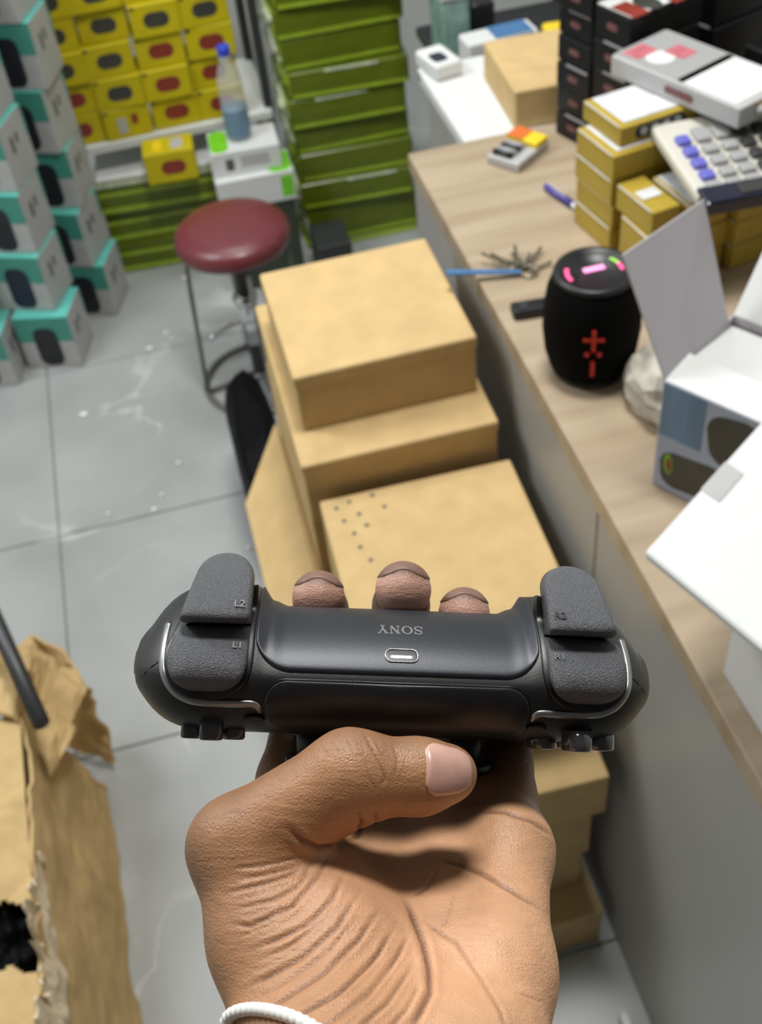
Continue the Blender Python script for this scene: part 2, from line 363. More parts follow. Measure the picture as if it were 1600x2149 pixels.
dy = [[.01, .012, .0, .012, .01], [.0, .004, .008, .03, .01], [.012, .0, .014, .004, .02], [.012, .018, .012, .008, .01]]
cn = ['first column from the teal boxes', 'second column from the teal boxes', 'third column from the teal boxes', 'column beside the dark upright']
rn = ['on the shelf board', 'second row up', 'third row up', 'fourth row up', 'fifth row up']
for ci, (x0, _) in enumerate(cols):
    for ri in range(5):
        k = kinds[ci][ri]; pn = {'redprint': 'red', 'greyprint': 'dark grey', 'redprint_dark': 'dark', 'side': 'small printed'}[k]
        t = thing('yellow_carton', f'yellow carton with {pn} picture, {cn[ci]}, {rn[ri]}', 'box',
                  (x0 + .004 * math.sin(ri * 2 + ci), 2.806 + dy[ci][ri], .371 + ri * .079), 2.5 * math.sin(ri * 3.1 + ci * 1.7), 'yellow cartons on the white shelf')
        obj('body', box_me(*YD, 'yellow', .002, 1), t)
        if k == 'side':
            decal(t, 'printed_label', 'front', YD, .38, .45, .022, .040, 'palebox')
            decal(t, 'printed_label', 'front', YD, .66, .60, .016, .026, 'redprint')
        else:
            decal(t, 'printed_speaker', 'front', YD, .52, .5, .062, .036, 'greyprint' if 'dark' in k else k, 'pill')
        decal(t, 'hang_hole', 'front', YD, .08, .93, .012, .007, 'darkprint', 'pill')
t = thing('white_carton', 'pale carton lying on the first column of yellow cartons', 'box', (-.30, 2.80, .767), 3)
obj('body', box_me(.17, .12, .07, 'palebox', .003), t); decal(t, 'printed_label', 'front', (.17, .12, .07), .7, .5, .04, .025, 'greyprint', 'round')
# under the shelf
lowx = []
for i, (x, y, a, wd) in enumerate([(-.185, 2.79, -4, .31), (-.188, 2.80, -3, .31), (-.19, 2.785, -5, .32)]):
    t = thing('green_carton', f'flat lime green carton under the shelf, {["on the floor", "second from the floor", "uppermost with white lid"][i]}', 'box', (x, y, (0, .092, .184)[i]), a, 'flat green cartons under the shelf')
    D3 = (wd, .28, .090)
    obj('body', box_me(*D3, 'green', .003), t)
    decal(t, 'lime_stripe', 'front', D3, .5, .12, wd - .004, .014, 'lime', t=.002); decal(t, 'lime_stripe', 'front', D3, .5, .62, wd - .004, .010, 'lime', t=.002)
    if i == 2: obj('lid', box_me(wd - .01, .27, .012, 'white', .004), t, (.005, .005, .088)); decal(t, 'white_edge', 'front', D3, .5, .93, wd - .004, .010, 'wrap', t=.002)
t = thing('yellow_carton', 'yellow carton with red picture on the flat green cartons under the shelf', 'box', (-.050, 2.70, .287), -4)
obj('body', box_me(.128, .085, .082, 'yellow', .002, 1), t)
Y2 = (.128, .085, .082)
decal(t, 'printed_speaker', 'front', Y2, .55, .5, .062, .036, 'redprint', 'pill'); decal(t, 'printed_label', 'top', Y2, .3, .5, .022, .05, 'ylw'); decal(t, 'printed_label', 'top', Y2, .68, .5, .03, .05, 'palebox')
def wg(label, x, y, z, yaw, dims, top=False):
    t = thing('white_green_carton', label, 'box', (x, y, z), yaw, 'white and green cartons beside the shelf'); W, D, H = dims
    obj('body', box_me(W, D, H, 'white', .002, 1), t)
    decal(t, 'green_print', 'top', dims, *((.84, .5, W * .30, D - .006) if not top else (.14, .5, W * .26, D - .006)), 'brightgreen', 'round', r=.02)
    if not top: decal(t, 'printed_label', 'top', dims, .3, .6, .022, .02, 'inkgrey'); decal(t, 'green_print', 'front', dims, .9, .5, .03, H * .7, 'brightgreen')
    else: decal(t, 'printed_label', 'front', dims, .25, .45, .02, .03, 'inkgrey'); decal(t, 'printed_label', 'front', dims, .62, .5, .07, .03, 'palebox')
    return t
wg('wide white and green carton behind the stool, under the smaller one', .108, 2.575, .245, -2, (.195, .11, .080))
t = thing('storage_crate', 'dark grey-green crate on the floor behind the stool', 'crate', (.11, 2.58, 0), -2)
obj('body', box_me(.185, .10, .232, 'crate', .004), t); obj('rim', box_me(.19, .105, .014, 'crate', .004), t, (-.0025, -.0025, .230))
wg('small white and green carton under the water bottle', .112, 2.60, .326, -3, (.17, .115, .062), True)
b = thing('water_bottle', 'clear plastic water bottle with blue cap on a white and green carton', 'bottle', (.195, 2.662, .389))
obj('body', lathe([(.026, 0), (.031, .004), (.031, .05), (.029, .055), (.031, .06), (.031, .115), (.0285, .12), (.031, .127), (.030, .150), (.022, .178), (.013, .197), (.0125, .214)], 'clear', 32), b)
obj('label_sleeve', lathe([(.0314, .012), (.0316, .014), (.0316, .078), (.0314, .08)], 'water', 32), b)
obj('cap', lathe([(.0145, .208), (.0152, .210), (.0152, .228), (.013, .230)], 'bluecap', 24), b)
obj('neck_ring', lathe([(.0145, .200), (.0165, .203), (.0145, .206)], 'clear', 24), b)
o = obj('carton', box_me(.09, .12, .13, 'dsteel', .003), None, (.325, 2.50, 0)); 
o.name = 'grey_bin'; tag(o, 'dark grey bin on the floor between the stool and the green stack', 'bin')

# ------------------------------------------------------------------ tall stack of green cartons
hs = [.016, .115, .075, .078, .072, .08, .07, .078, .075, .072, .074, .07]
z = 0; words = ['lowest', 'second', 'third', 'fourth', 'fifth', 'sixth', 'seventh', 'eighth', 'ninth', 'tenth', 'eleventh', 'twelfth']
for i, h in enumerate(hs):
    x = .335 + .006 * math.sin(i * 2.3); y = 2.70 + .006 * math.cos(i * 1.7); a = -2 + 2.2 * math.sin(i * 1.9); W, D = .30, .30
    if i > 7: x -= .006; W = .315
    t = thing('green_carton', f'flat green carton in clear wrap, {words[i]} from the floor in the tall stack', 'box', (x, y, z), a, 'green cartons in the tall stack')
    obj('body', box_me(W, D, h - .003, 'green' if i else 'lime', .006, 3), t)
    decal(t, 'lime_stripe', 'front', (W, D, h), .5, .10, W - .012, .009, 'lime', t=.0015)
    if i in (2, 5, 6, 9, 10, 11): decal(t, 'wrap_highlight', 'front', (W, D, h), .55 + .1 * math.sin(i), .9, W * (.45 + .3 * (i > 8)), .006, 'wrap', 'pill', t=.002)  # pale strips painted in as highlights along some wrap seams
    decal(t, 'lime_end', 'left', (W, D, h), .5, .5, D - .02, h - .012, 'lime', t=.0025)
    me = blob((0, 0, 0), .012, D * .42, h * .33, 'wrap' if i % 3 else 'lime', .5, 3, 3, i, 'wrap'); obj('wrap_end', me, t, (-.002, D / 2, h / 2))
    z += h

# ------------------------------------------------------------------ white cabinet behind the counter
wc = thing('white_cabinet', 'white topped cabinet with grey side beyond the counter end', 'cabinet', (0, 0, 0))
obj('cabinet_top', box_me(.66, .31, .025, 'white', .004), wc, (.488, 1.662, .775))
obj('back_ledge', box_me(.66, .02, .03, 'white', .004), wc, (.488, 1.955, .772))
obj('side_panel', box_me(.64, .28, .772, 'counter_grey', .002, 1), wc, (.498, 1.672, .003))
t = carton('upright brown cardboard box on the white cabinet next to black cartons', .575, 1.685, .801, -3, .16, .205, .066, 0, name='cardboard_box', group=None)
# clutter on the low rack beyond the cabinet
rk = thing('wire_rack', 'grey rack beyond the white cabinet holding small packages', 'rack', (0, 0, 0))
obj('rack_shelf', box_me(.85, .32, .02, 'dsteel', .002), rk, (.60, 2.10, .66))
obj('rack_shelf', box_me(.85, .22, .02, 'steel', .002), rk, (.60, 2.42, .74))
for x in (.99, 1.42): 
    for y in (2.12, 2.60): obj('rack_post', box_me(.02, .02, .95, 'dsteel', .002), rk, (x, y, 0))
o = thing('router_box', 'white device with dark screen on the back of the white cabinet', 'device', (.505, 1.905, .801), 12)
obj('body', box_me(.055, .085, .028, 'white', .006, 3), o); decal(o, 'screen', 'top', (.055, .085, .028), .4, .4, .028, .036, 'lcd', 'round'); 
o = thing('package', 'white and blue package with round prints behind the brown box', 'package', (.63, 2.12, .681), 4)
PD = (.15, .06, .075); obj('body', box_me(*PD, 'white', .006, 3), o)
decal(o, 'printed_dot', 'front', PD, .22, .55, .022, .022, 'greyprint', 'ellipse'); decal(o, 'printed_dot', 'front', PD, .5, .55, .022, .022, 'greyprint', 'ellipse'); decal(o, 'blue_print', 'top', PD, .66, .5, .08, .055, 'strap')
decal(o, 'blue_print', 'front', PD, .66, .85, .08, .018, 'strap')
o = thing('yellow_package', 'small bright yellow package beside the white and blue one', 'package', (.79, 2.115, .681), -6)
obj('body', box_me(.055, .05, .072, 'ylw', .008, 3), o); decal(o, 'printed_label', 'front', (.055, .05, .072), .5, .5, .03, .03, 'yellow', 'round')
o = thing('white_package', 'crumpled white package right of the yellow package', 'package', (.905, 2.16, .72), 0)
obj('body', blob((0, 0, 0), .055, .045, .04, 'white', .35, 2.2, 3, 5, flat=-.038), o)
o = thing('clear_container', 'greenish clear plastic container behind the white cabinet', 'container', (.605, 2.215, .681), 0)
obj('body', box_me(.06, .10, .125, 'aqua_glass', .008, 3), o); obj('lid', box_me(.064, .104, .012, 'palebox', .003), o, (-.002, -.002, .125))
for i, (x, y, z, s, m, lb) in enumerate([(.76, 2.50, .80, .05, 'steel', 'grey bagged parts heap behind the white and blue package'), (.88, 2.47, .80, .055, 'palebox', 'pale bagged parts heap above the yellow package'), (1.02, 2.46, .80, .06, 'dsteel', 'dark bagged parts heap at the back rack right side'), (.655, 2.50, .80, .045, 'lilac', 'lilac grey bagged heap behind the clear container')]):
    o = obj('plastic_bag', blob((0, 0, 0), s, s * .8, s * .7, m, .45, 2.4, 4, i + 2, flat=-.03), None, (x, y, z - .01)); tag(o, lb, 'bag', 'bagged parts on the back rack')
o = obj('black_pouch', box_me(.05, .05, .10, 'blackplast', .008, 3), None, (.57, 1.985, .681)); o.location = (.538, 2.0, .68)
o.location = (.675, 2.24, .681); tag(o, 'small black pouch standing behind the clear container', 'pouch')

# ------------------------------------------------------------------ things on the counter
CZ = .8205
bt = thing('battery_box', 'open tray of silver and black batteries with orange and yellow sleeve', 'box', (.490, 1.570, CZ), -52.7)
BD = (.060, .086, .014)
obj('tray', box_me(*BD, 'palebox', .0015, 1), bt)
for i in range(4):
    o = obj('battery', tube([(.006, .012 + i * .011, .0165), (.040, .012 + i * .011, .0165)], .0052, ('blackplast', 'seamgrey')[i % 2], 12), bt)
obj('sleeve', box_me(.058, .032, .010, 'ylw', .002), bt, (.001, .053, .0135)); obj('sleeve_print', box_me(.030, .033, .0012, 'orange', .0003), bt, (.001, .0525, .0236))
pn = thing('pen', 'purple capped pen lying on the wooden counter', 'pen', (.548, 1.462, CZ + .006), 0)
dv = Vector((.034, -.118, 0))
obj('barrel', tube([dv * .45, dv], .0045, 'white', 12), pn); obj('cap', tube([(0, 0, 0), dv * .03, dv * .55], [.004, .006, .006], 'purple', 14), pn); obj('clip', tube([dv * .05 + Vector((0, 0, .007)), dv * .4 + Vector((0, 0, .007))], .0015, 'lilac', 8), pn)
# black cartons
def black_box(label, x, y, z, yaw, w, d, h, top=None, seam=True, rawx=None):
    t = thing('black_carton', label, 'box', (x, y, z), yaw, 'black cartons stacked on the counter'); dims = (w, d, h)
    obj('body', box_me(w, d, h - .002, 'black', .0015, 1), t)
    decal(t, 'logo', 'left', dims, .5, .5, d * .30, h * .22, 'redtext', 'pill', t=.0006)
    if seam: decal(t, 'pale_edge', 'left', dims, .62, .96, d * .62, .0030, 'seamgrey', t=.0012)
    if top:
        decal(t, 'cover_print', 'top', dims, .5, .5, w - .004, d - .004, 'white'); decal(t, 'red_print', 'top', dims, .13, .3, .03, .05, 'redprint', t=.0012)
        decal(t, 'red_print', 'top', dims, .62, .3, .02, .06, 'redprint', t=.0012); decal(t, 'grey_print', 'top', dims, .36, .3, .035, .05, 'greyprint', 'ellipse', t=.0012)
    return t
ya = math.radians(20)
wn = ['lowest', 'second', 'third', 'fourth', 'fifth', 'sixth', 'seventh', 'eighth']
for i in range(7):
    j = .002 * math.sin(i * 2.1)
    black_box(f'flat black carton, {wn[i]} up in the far left column on the counter', .648 + j, 1.548 + j, CZ + i * .041, 20, .16, .075, .041, seam=i in (0, 2, 4, 6))
for i in range(5):
    black_box(f'flat black carton, {wn[i]} up in the near left column on the counter', .676 + .002 * math.cos(i), 1.474, CZ + i * .046, 20, .14, .074, .046, top=i == 4, seam=i in (2, 3))
for i in range(6):
    black_box(f'flat black carton, {wn[i]} up in the right column on the counter', .842, 1.545 + .002 * math.cos(i * 2), CZ + i * .052, 20, .16, .15, .052, seam=i > 1)
for i in range(3):
    black_box(f'flat black carton, {wn[i]} up in the column at the right frame edge', .905, 1.36, CZ + i * .052, 20, .14, .13, .052, seam=True)
# mustard cartons
GD = (.119, .093, .0365)
def gold_box(label, x, y, z, yaw, dims=GD, print_=True, icons=False):
    t = thing('mustard_carton', label, 'box', (x, y, z), yaw, 'mustard cartons stacked on the counter'); W, D, H = dims
    obj('body', box_me(W, D, H - .0008, 'gold', .0012, 1), t)
    if print_: decal(t, 'cover_print', 'top', dims, .53, .53, W * .88, D * .86, 'gold_print')
    else: decal(t, 'cover_print', 'top', dims, .5, .5, W * .7, D * .25, 'gold_print')
    if icons:
        decal(t, 'icon_strip', 'front', dims, .52, .5, W * .66, .018, 'darkprint', 'pill')
        for k in range(4): decal(t, 'icon', 'front', dims, .30 + k * .148, .5, .011, .011, 'palebox', 'ellipse', t=.0016)
    decal(t, 'pale_edge', 'left', dims, .5, .97, D * .9, .0016, 'gold_print', t=.0010)
    return t
for i in range(4):
    gold_box(f'mustard carton, {wn[i]} up in the column beside the pen', .572 + .002 * math.sin(i * 2), 1.272, CZ + i * .0367, 10)
gold_box('mustard carton with white picture cover and row of round icons, topmost', .586, 1.288, .969, 10.3, (.119, .093, .0275), True, True)
for i in range(3):
    gold_box(f'narrow mustard carton, {wn[i]} up in the column behind the black speaker', .590 + (.006, -.002, .0)[i], 1.170 + (.0, -.006, .012)[i], CZ + i * .0367, (12, 8, 10)[i], (.042, .085, .0365), print_=False)
for i in range(3):
    gold_box(f'narrow mustard carton, {wn[i]} up beside the calculator corner', .640 + (.0, .004, .0)[i], 1.175, CZ + i * .0367, 10, (.06, .09, .0365), print_=i == 2)
for i in range(3):
    gold_box(f'mustard carton, {wn[i]} up beneath the calculator', .706, 1.172, CZ + i * .0367, (12, 14, 12)[i])
gold_box('mustard carton under the printed grey box, right of the icon carton', .706, 1.292, CZ, 12, (.119, .10, .15))
# printed grey box lying across
t = thing('printed_box', 'shallow grey box with red and white printed cover lying across the cartons', 'box', (.716, 1.222, .9985), 23, None); PB = (.11, .225, .028)
obj('tray', box_me(*PB, 'palebox', .002), t); decal(t, 'cover_print', 'top', PB, .5, .72, .10, .125, 'key_grey'); decal(t, 'white_print', 'top', PB, .5, .27, .10, .10, 'white')
decal(t, 'red_print', 'top', PB, .3, .9, .04, .03, 'pink', t=.0012); decal(t, 'red_print', 'top', PB, .62, .72, .03, .035, 'pink', t=.0012); decal(t, 'white_print', 'top', PB, .35, .76, .04, .04, 'white', 'ellipse', t=.0011)
decal(t, 'faded_logo', 'left', PB, .55, .5, .05, .010, 'redtext', 'pill')
obj('torn_lining', blob((0, 0, 0), .05, .02, .008, 'white', .5, 2, 3, 4), t, (.08, .005, .016)); decal(t, 'brown_edge', 'front', PB, .6, .6, .07, .018, 'card')
# calculator
ca = thing('calculator', 'desktop calculator with violet, grey and dark keys tilted on mustard cartons', 'calculator', (.626, 1.138, .955), 0)
ca.rotation_euler = (math.radians(5), math.radians(1), math.radians(-2))
CD = (.20, .165, .016)
obj('shell', box_me(*CD, 'calc', .005, 3), ca, (0, 0, 0))
obj('display_bezel', box_me(.196, .036, .020, 'lcd', .003, 2), ca, (.002, -.022, .000)); bz = [o for o in ca.children if o.name.startswith('display_bezel')][0]; obj('display', box_me(.13, .020, .003, 'key_dark', .001), bz, (.048, .007, .019)); obj('underside', box_me(.19, .15, .006, 'calc_side', .002), ca, (.005, .0, -.006))
kw = .0225
for c_ in range(7):
    for r_ in range(4):
        m_ = 'violet_key' if c_ == 0 else 'key_grey' if c_ < 3 else 'key_dark'
        if c_ in (1, 2) and r_ == 3: h_ = .030
        else: h_ = .018
        k = obj('key', box_me(kw - .004 + (.002 if c_ in (1, 2) else 0), h_, .009, m_, .003, 2), ca, (.016 + c_ * .0262, .026 + r_ * .0262, .014))
for c_ in range(3): obj('key', box_me(.020, .012, .007, 'key_grey', .003, 2), ca, (.016 + c_ * .0262, .016 - .006, .014))

# black portable speaker
sp = thing('portable_speaker', 'black barrel-shaped portable speaker with lit top and red emblem', 'speaker', (.455, 1.047, CZ))
sp.rotation_euler = (0, 0, 0)
obj('body', lathe([(.030, 0), (.043, .002), (.050, .012), (.0565, .035), (.0595, .065), (.0585, .095), (.055, .120), (.050, .134), (.047, .139)], 'blackfab', 56), sp)
obj('top_rim', lathe([(.047, .137), (.049, .141), (.047, .145), (.040, .146), (.0385, .142)], 'blackplast', 56), sp)
tpn = obj('top_panel', lathe([(.0395, .138), (.0395, .1405), (.001, .1412)], 'blackplast', 48), sp)
obj('base_ring', lathe([(.042, 0), (.0465, .002), (.0475, .008), (.045, .011)], 'blackplast', 48), sp)
def arc_strip(r0, r1, a0, a1, z, m, n=12):
    v = []; f = []
    for i in range(n + 1):
        a = math.radians(a0 + (a1 - a0) * i / n); c_, s_ = math.cos(a), math.sin(a)
        v += [(r0 * c_, r0 * s_, z), (r1 * c_, r1 * s_, z), (r0 * c_, r0 * s_, z - .002), (r1 * c_, r1 * s_, z - .002)]
    for i in range(n):
        b_ = 4 * i; f += [(b_, b_ + 1, b_ + 5, b_ + 4), (b_ + 1, b_ + 3, b_ + 7, b_ + 5), (b_, b_ + 4, b_ + 6, b_ + 2)]
    return M_('light', v, f, m)
obj('light_strip', arc_strip(.030, .0345, 150, 195, .1425, 'pinkled'), tpn); obj('light_strip', arc_strip(.030, .0345, 10, 35, .1425, 'greenled'), tpn); obj('light_strip', arc_strip(.030, .0345, -15, 10, .1425, 'pinkled'), tpn)
obj('lit_badge', box_me(.026, .009, .002, 'lilacled', .0015, 2), tpn, (-.012, .000, .1412))
def on_side(name, ang, z0, w_, h_, m, kind='round'):
    """small emblem lying on the curved side of the speaker"""
    r = .0598 if z0 < .075 else .0592
    o2 = shape2d(kind, w_, h_, .001); v = []; n = len(o2)
    for dr in (-.001, .0012):
        for (a, b_) in o2:
            A = math.radians(ang) + a / r; v.append(((r + dr) * math.cos(A), (r + dr) * math.sin(A), z0 + b_))
    f = [tuple(range(n, 2 * n))] + [(i, (i + 1) % n, n + (i + 1) % n, n + i) for i in range(n)]
    return obj(name, M_(name, v, f, m), sp)
A0 = -110
on_side('emblem', A0, .085, .0045, .030, 'redlogo'); on_side('emblem', A0, .086, .025, .0042, 'redlogo')
on_side('emblem', A0 - 7, .066, .006, .006, 'redlogo', 'ellipse'); on_side('emblem', A0 + 7, .066, .006, .006, 'redlogo', 'ellipse'); on_side('emblem', A0, .045, .0045, .022, 'redlogo')
# keys with strap and fob
kb = thing('key_bunch', 'bunch of metal keys on a blue strap beside the black speaker', 'keys', (.438, 1.262, CZ))
obj('strap', quad_slab((-.098, .030, .016), (-.098, .018, .016), (.002, -.003, .006), (.002, .006, .006), .003, 'strap'), kb)
obj('key_ring', tube([(.014 + .011 * math.cos(a), .0 + .011 * math.sin(a), .004 + .002 * math.sin(a)) for a in [2 * math.pi * i / 24 for i in range(24)]], .0013, 'keymetal', 8, True), kb)
for i, a in enumerate((12, 44, 52, 78, 86, 119, 128)):
    ca_, sa_ = math.cos(math.radians(a)), math.sin(math.radians(a)); z_ = .003 + .003 * i
    bm = bmesh.new()
    o_ = [(0.018, -.006), (.030, -.006), (.034, -.0025), (.062, -.0025), (.065, 0), (.062, .0025), (.056, .0025), (.054, .0012), (.050, .0025), (.034, .0025), (.030, .006), (.018, .006)]
    kl = (.8, 1.05, .7, .95, .65, .85, 1.0)[i]; v = [(kl * x_ * ca_ - y_ * sa_, kl * x_ * sa_ + y_ * ca_, z_ * .6 + s_ + (x_ - .018) * .06) for s_ in (0, .0016) for x_, y_ in o_]; n = len(o_)
    obj('key', M_('key', v, [tuple(range(n)), tuple(range(n, 2 * n))] + [(k, (k + 1) % n, n + (k + 1) % n, n + k) for k in range(n)], 'keymetal'), kb)
fb = thing('key_fob', 'small black key fob on the counter left of the black speaker', 'key fob', (.397, 1.168, CZ), -6)
obj('body', box_me(.062, .026, .014, 'blackplast', .006, 3), fb); obj('button', box_me(.012, .012, .002, 'dsteel', .001), fb, (.01, .007, .0135))
# crumpled wrap
crag = blob((0, 0, 0), .034, .062, .040, 'foam', .35, 1.6, 3, 9, flat=-.029); crag.polygons.foreach_set('use_smooth', [False] * len(crag.polygons))
o = obj('crumpled_wrap', crag, None, (.503, .945, CZ + .030)); tag(o, 'crumpled translucent packing wrap between the speaker and open box', 'packing wrap')
# open white carton with blue printed side
ob = thing('open_carton', 'open white carton with blue print and dark speaker pictures, flaps raised', 'box', (0, 0, 0))
z0, z1 = CZ + .001, .970
A = Vector((.445, .830, 0)); B = Vector((.558, .660, 0)); ex_ = (B - A).normalized(); nn_ = Vector((-ex_.y, ex_.x, 0)); Dp = .137
def at(p, z_): return (p.x, p.y, z_)
C_ = A + nn_ * Dp; D_ = B + nn_ * Dp
obj('front_wall', quad_slab(at(A, z0), at(B, z0), at(B, z1), at(A, z1), .002, 'bluegrey'), ob); obj('side_wall', quad_slab(at(A, z0), at(C_, z0), at(C_, z1), at(A, z1), .002, 'lilac'), ob)
obj('side_wall', quad_slab(at(B, z0), at(D_, z0), at(D_, z1), at(B, z1), .002, 'lilac'), ob); obj('back_wall', quad_slab(at(C_, z0), at(D_, z0), at(D_, z1), at(C_, z1), .002, 'lilac'), ob); obj('base', quad_slab(at(A, z0), at(B, z0), at(D_, z0), at(C_, z0), .002, 'lilac'), ob)
fl = [A, A + nn_ * .125]
obj('raised_flap', quad_slab(at(A, z1), at(fl[1], z1), (.525, .942, 1.10), (.410, .880, 1.10), .002, 'lilac'), ob)
up = Vector((.012, .017, 0))
obj('tuck_flap', quad_slab(at(A, z1), at(B, z1), at(B + nn_ * .046, z1 + .006), at(A + nn_ * .046, z1 + .006), .002, 'white'), ob)
obj('inner_flap', quad_slab(at(A + nn_ * .05, z1 - .004), at(B + nn_ * .05, z1 - .004), at(D_ - nn_ * .004, z1 - .012), at(C_ - nn_ * .004, z1 - .012), .002, 'white'), ob)
obj('back_flap', quad_slab(at(C_, z1), at(D_, z1), at(D_ + nn_ * .05, z1 + .06), at(C_ + nn_ * .05, z1 + .06), .002, 'white'), ob)
def on_wall(name, u, v, w_, h_, m, kind, rot=0, lift=.0016):
    o2 = shape2d(kind, w_, h_, min(w_, h_) * .35); n = len(o2); c_, s_ = math.cos(rot), math.sin(rot); vv = []
    for d_ in (-.0005, lift):
        for a, b_ in o2:
            a, b_ = a * c_ - b_ * s_, a * s_ + b_ * c_; p = A + ex_ * (u + a) - nn_ * d_ ; vv.append((p.x, p.y, z0 + v + b_))
    f = [tuple(range(n, 2 * n))] + [(i, (i + 1) % n, n + (i + 1) % n, n + i) for i in range(n)]
    return obj(name, M_(name, vv, f, m), ob)
on_wall('blue_print', .026, .112, .050, .070, 'bluep', 'rect', 0, .0013)
on_wall('printed_speaker', .088, .106, .062, .066, 'greyprint', 'round', .2); on_wall('printed_speaker', .046, .036, .078, .050, 'greyprint', 'round', .12)
on_wall('printed_ring', .017, .040, .010, .028, 'brightgreen', 'ellipse', .1, .0019); on_wall('printed_ring', .0175, .0395, .007, .022, 'redprint', 'ellipse', .1, .0022)
# nearest white carton with its lid standing over the counter edge
wl_ = thing('white_carton', 'plain bright white carton nearest the camera at the right frame edge', 'box', (0, 0, 0))
p0, p1, p2 = Vector((.318, .592, 1.0)), Vector((.497, .716, 1.0)), Vector((.364, .466, 1.0)); p3 = p1 + p2 - p0
obj('lid', quad_slab(p0, p1, p3, p2, .010, 'white'), wl_)
q = [p0.lerp(p3, .16), p1.lerp(p2, .14), p3.lerp(p0, .05), p2.lerp(p1, .16)]; q = [Vector((.405, .57, 0)), Vector((.485, .625, 0)), Vector((.53, .50, 0)), Vector((.41, .44, 0))]
for i in range(4):
    a, b_ = q[i], q[(i + 1) % 4]
    obj('side_wall', quad_slab((a.x, a.y, CZ), (b_.x, b_.y, CZ), (b_.x, b_.y, .994), (a.x, a.y, .994), .002, 'white'), wl_)
obj('tape', quad_slab(p0.lerp(p1, .42) + Vector((0, 0, .0056)), p0.lerp(p1, .62) + Vector((0, 0, .0056)), p0.lerp(p1, .62) + Vector((.008, -.02, .0056)), p0.lerp(p1, .42) + Vector((.008, -.02, .0056)), .0008, 'palebox'), wl_)

# ------------------------------------------------------------------ torn box at lower left
tb = thing('torn_box', 'large torn cardboard box with ripped top at the lower left', 'box', (0, 0, 0))
def crumple(p0, p1, p2, p3, nu, nv, amp, sc, t, m, seed=0, hole=None, ragged=None):
    P = [Vector(x) for x in (p0, p1, p2, p3)]; n = (P[1] - P[0]).cross(P[3] - P[0]).normalized(); v = []; f = []
    def pt(i, j):
        u, w_ = i / nu, j / nv; p = (P[0] * (1 - u) + P[1] * u) * (1 - w_) + (P[3] * (1 - u) + P[2] * u) * w_
        k = noise.noise(p * sc + Vector((seed, 0, 0))) + .5 * abs(noise.noise(p * sc * 2.7 + Vector((0, seed, 0))))
        q = p + n * amp * k
        if ragged and j == nv: q += (P[3] - P[0]) * ragged * noise.noise(p * 60)
        return q
    for s in (0, 1):
        for j in range(nv + 1):
            for i in range(nu + 1): v.append(pt(i, j) - n * t * s)
    N = (nu + 1) * (nv + 1)
    keep = lambda i, j: not (hole and hole((i + .5) / nu, (j + .5) / nv))
    for j in range(nv):
        for i in range(nu):
            if not keep(i, j): continue
            a = j * (nu + 1) + i; qd = (a, a + 1, a + nu + 2, a + nu + 1); f.append(qd); f.append(tuple(N + x for x in reversed(qd)))
            for (di, dj, e0, e1) in ((0, -1, a, a + 1), (1, 0, a + 1, a + nu + 2), (0, 1, a + nu + 2, a + nu + 1), (-1, 0, a + nu + 1, a)):
                ii, jj = i + di, j + dj
                if not (0 <= ii < nu and 0 <= jj < nv) or not keep(ii, jj): f.append((e1, e0, N + e0, N + e1))
    return M_('panel', v, f, m)
zt = .37
obj('side_panel', crumple((-.335, .45, .003), (-.36, 1.18, .003), (-.395, 1.08, zt), (-.385, .45, zt), 40, 20, .012, 9, .005, 'card', 1, ragged=.04), tb)
hole = lambda u, v: (u - .30) ** 2 / .012 + (v - .80) ** 2 / .05 < 1 + .5 * noise.noise(Vector((u * 14, v * 9, 2)))
obj('top_panel', crumple((-.385, .45, zt), (-.40, 1.09, zt), (-.72, 1.14, zt + .03), (-.72, .45, zt + .02), 140, 70, .012, 10, .005, 'card', 4, hole=lambda u, v: ((u - .46) / .085) ** 2 + ((v - .07) / .15) ** 2 < 1 + .6 * noise.noise(Vector((u * 14, v * 14, 2)))), tb)
obj('end_panel', crumple((-.36, 1.18, .003), (-.72, 1.22, .003), (-.72, 1.14, zt), (-.40, 1.09, zt), 20, 20, .015, 9, .005, 'card', 2), tb)
obj('torn_strip', crumple((-.376, .60, zt - .09), (-.386, .84, zt - .05), (-.392, .86, zt + .012), (-.386, .60, zt + .01), 40, 6, .012, 30, .004, 'card_edge', 7, ragged=.8), tb)
obj('folded_flap', crumple((-.375, 1.02, .30), (-.335, 1.23, .22), (-.41, 1.33, .27), (-.46, 1.14, zt + .02), 18, 18, .03, 14, .005, 'card', 5, ragged=.12), tb)
obj('folded_flap', crumple((-.335, 1.23, .22), (-.35, 1.20, .02), (-.44, 1.27, .05), (-.41, 1.33, .27), 14, 14, .03, 12, .005, 'card', 9), tb)
obj('folded_flap', crumple((-.40, 1.08, zt + .015), (-.385, 1.21, zt - .03), (-.46, 1.32, zt - .08), (-.52, 1.14, zt + .03), 16, 16, .03, 16, .005, 'card', 15, ragged=.15), tb)
o = obj('black_plastic_bag', blob((0, 0, 0), .055, .085, .05, 'bag', .3, 3.4, 5, 6), None, (-.45, .78, zt - .072)); tag(o, 'black plastic bag showing through the hole in the torn box', 'bag')
o = obj('metal_bar', tube([(-.353, 1.015, .435), (-.42, 1.25, .435), (-.60, 1.88, .44)], .0125, 'dsteel', 18), None); tag(o, 'grey round metal bar leaning over the torn cardboard box', 'bar')
o = obj('white_cable', tube([(.345, .40, .012), (.347, .50, .012), (.352, .545, .014), (.353, .56, .012)], .008, 'cord', 14), None); tag(o, 'short white cable end on the floor at the counter foot', 'cable')
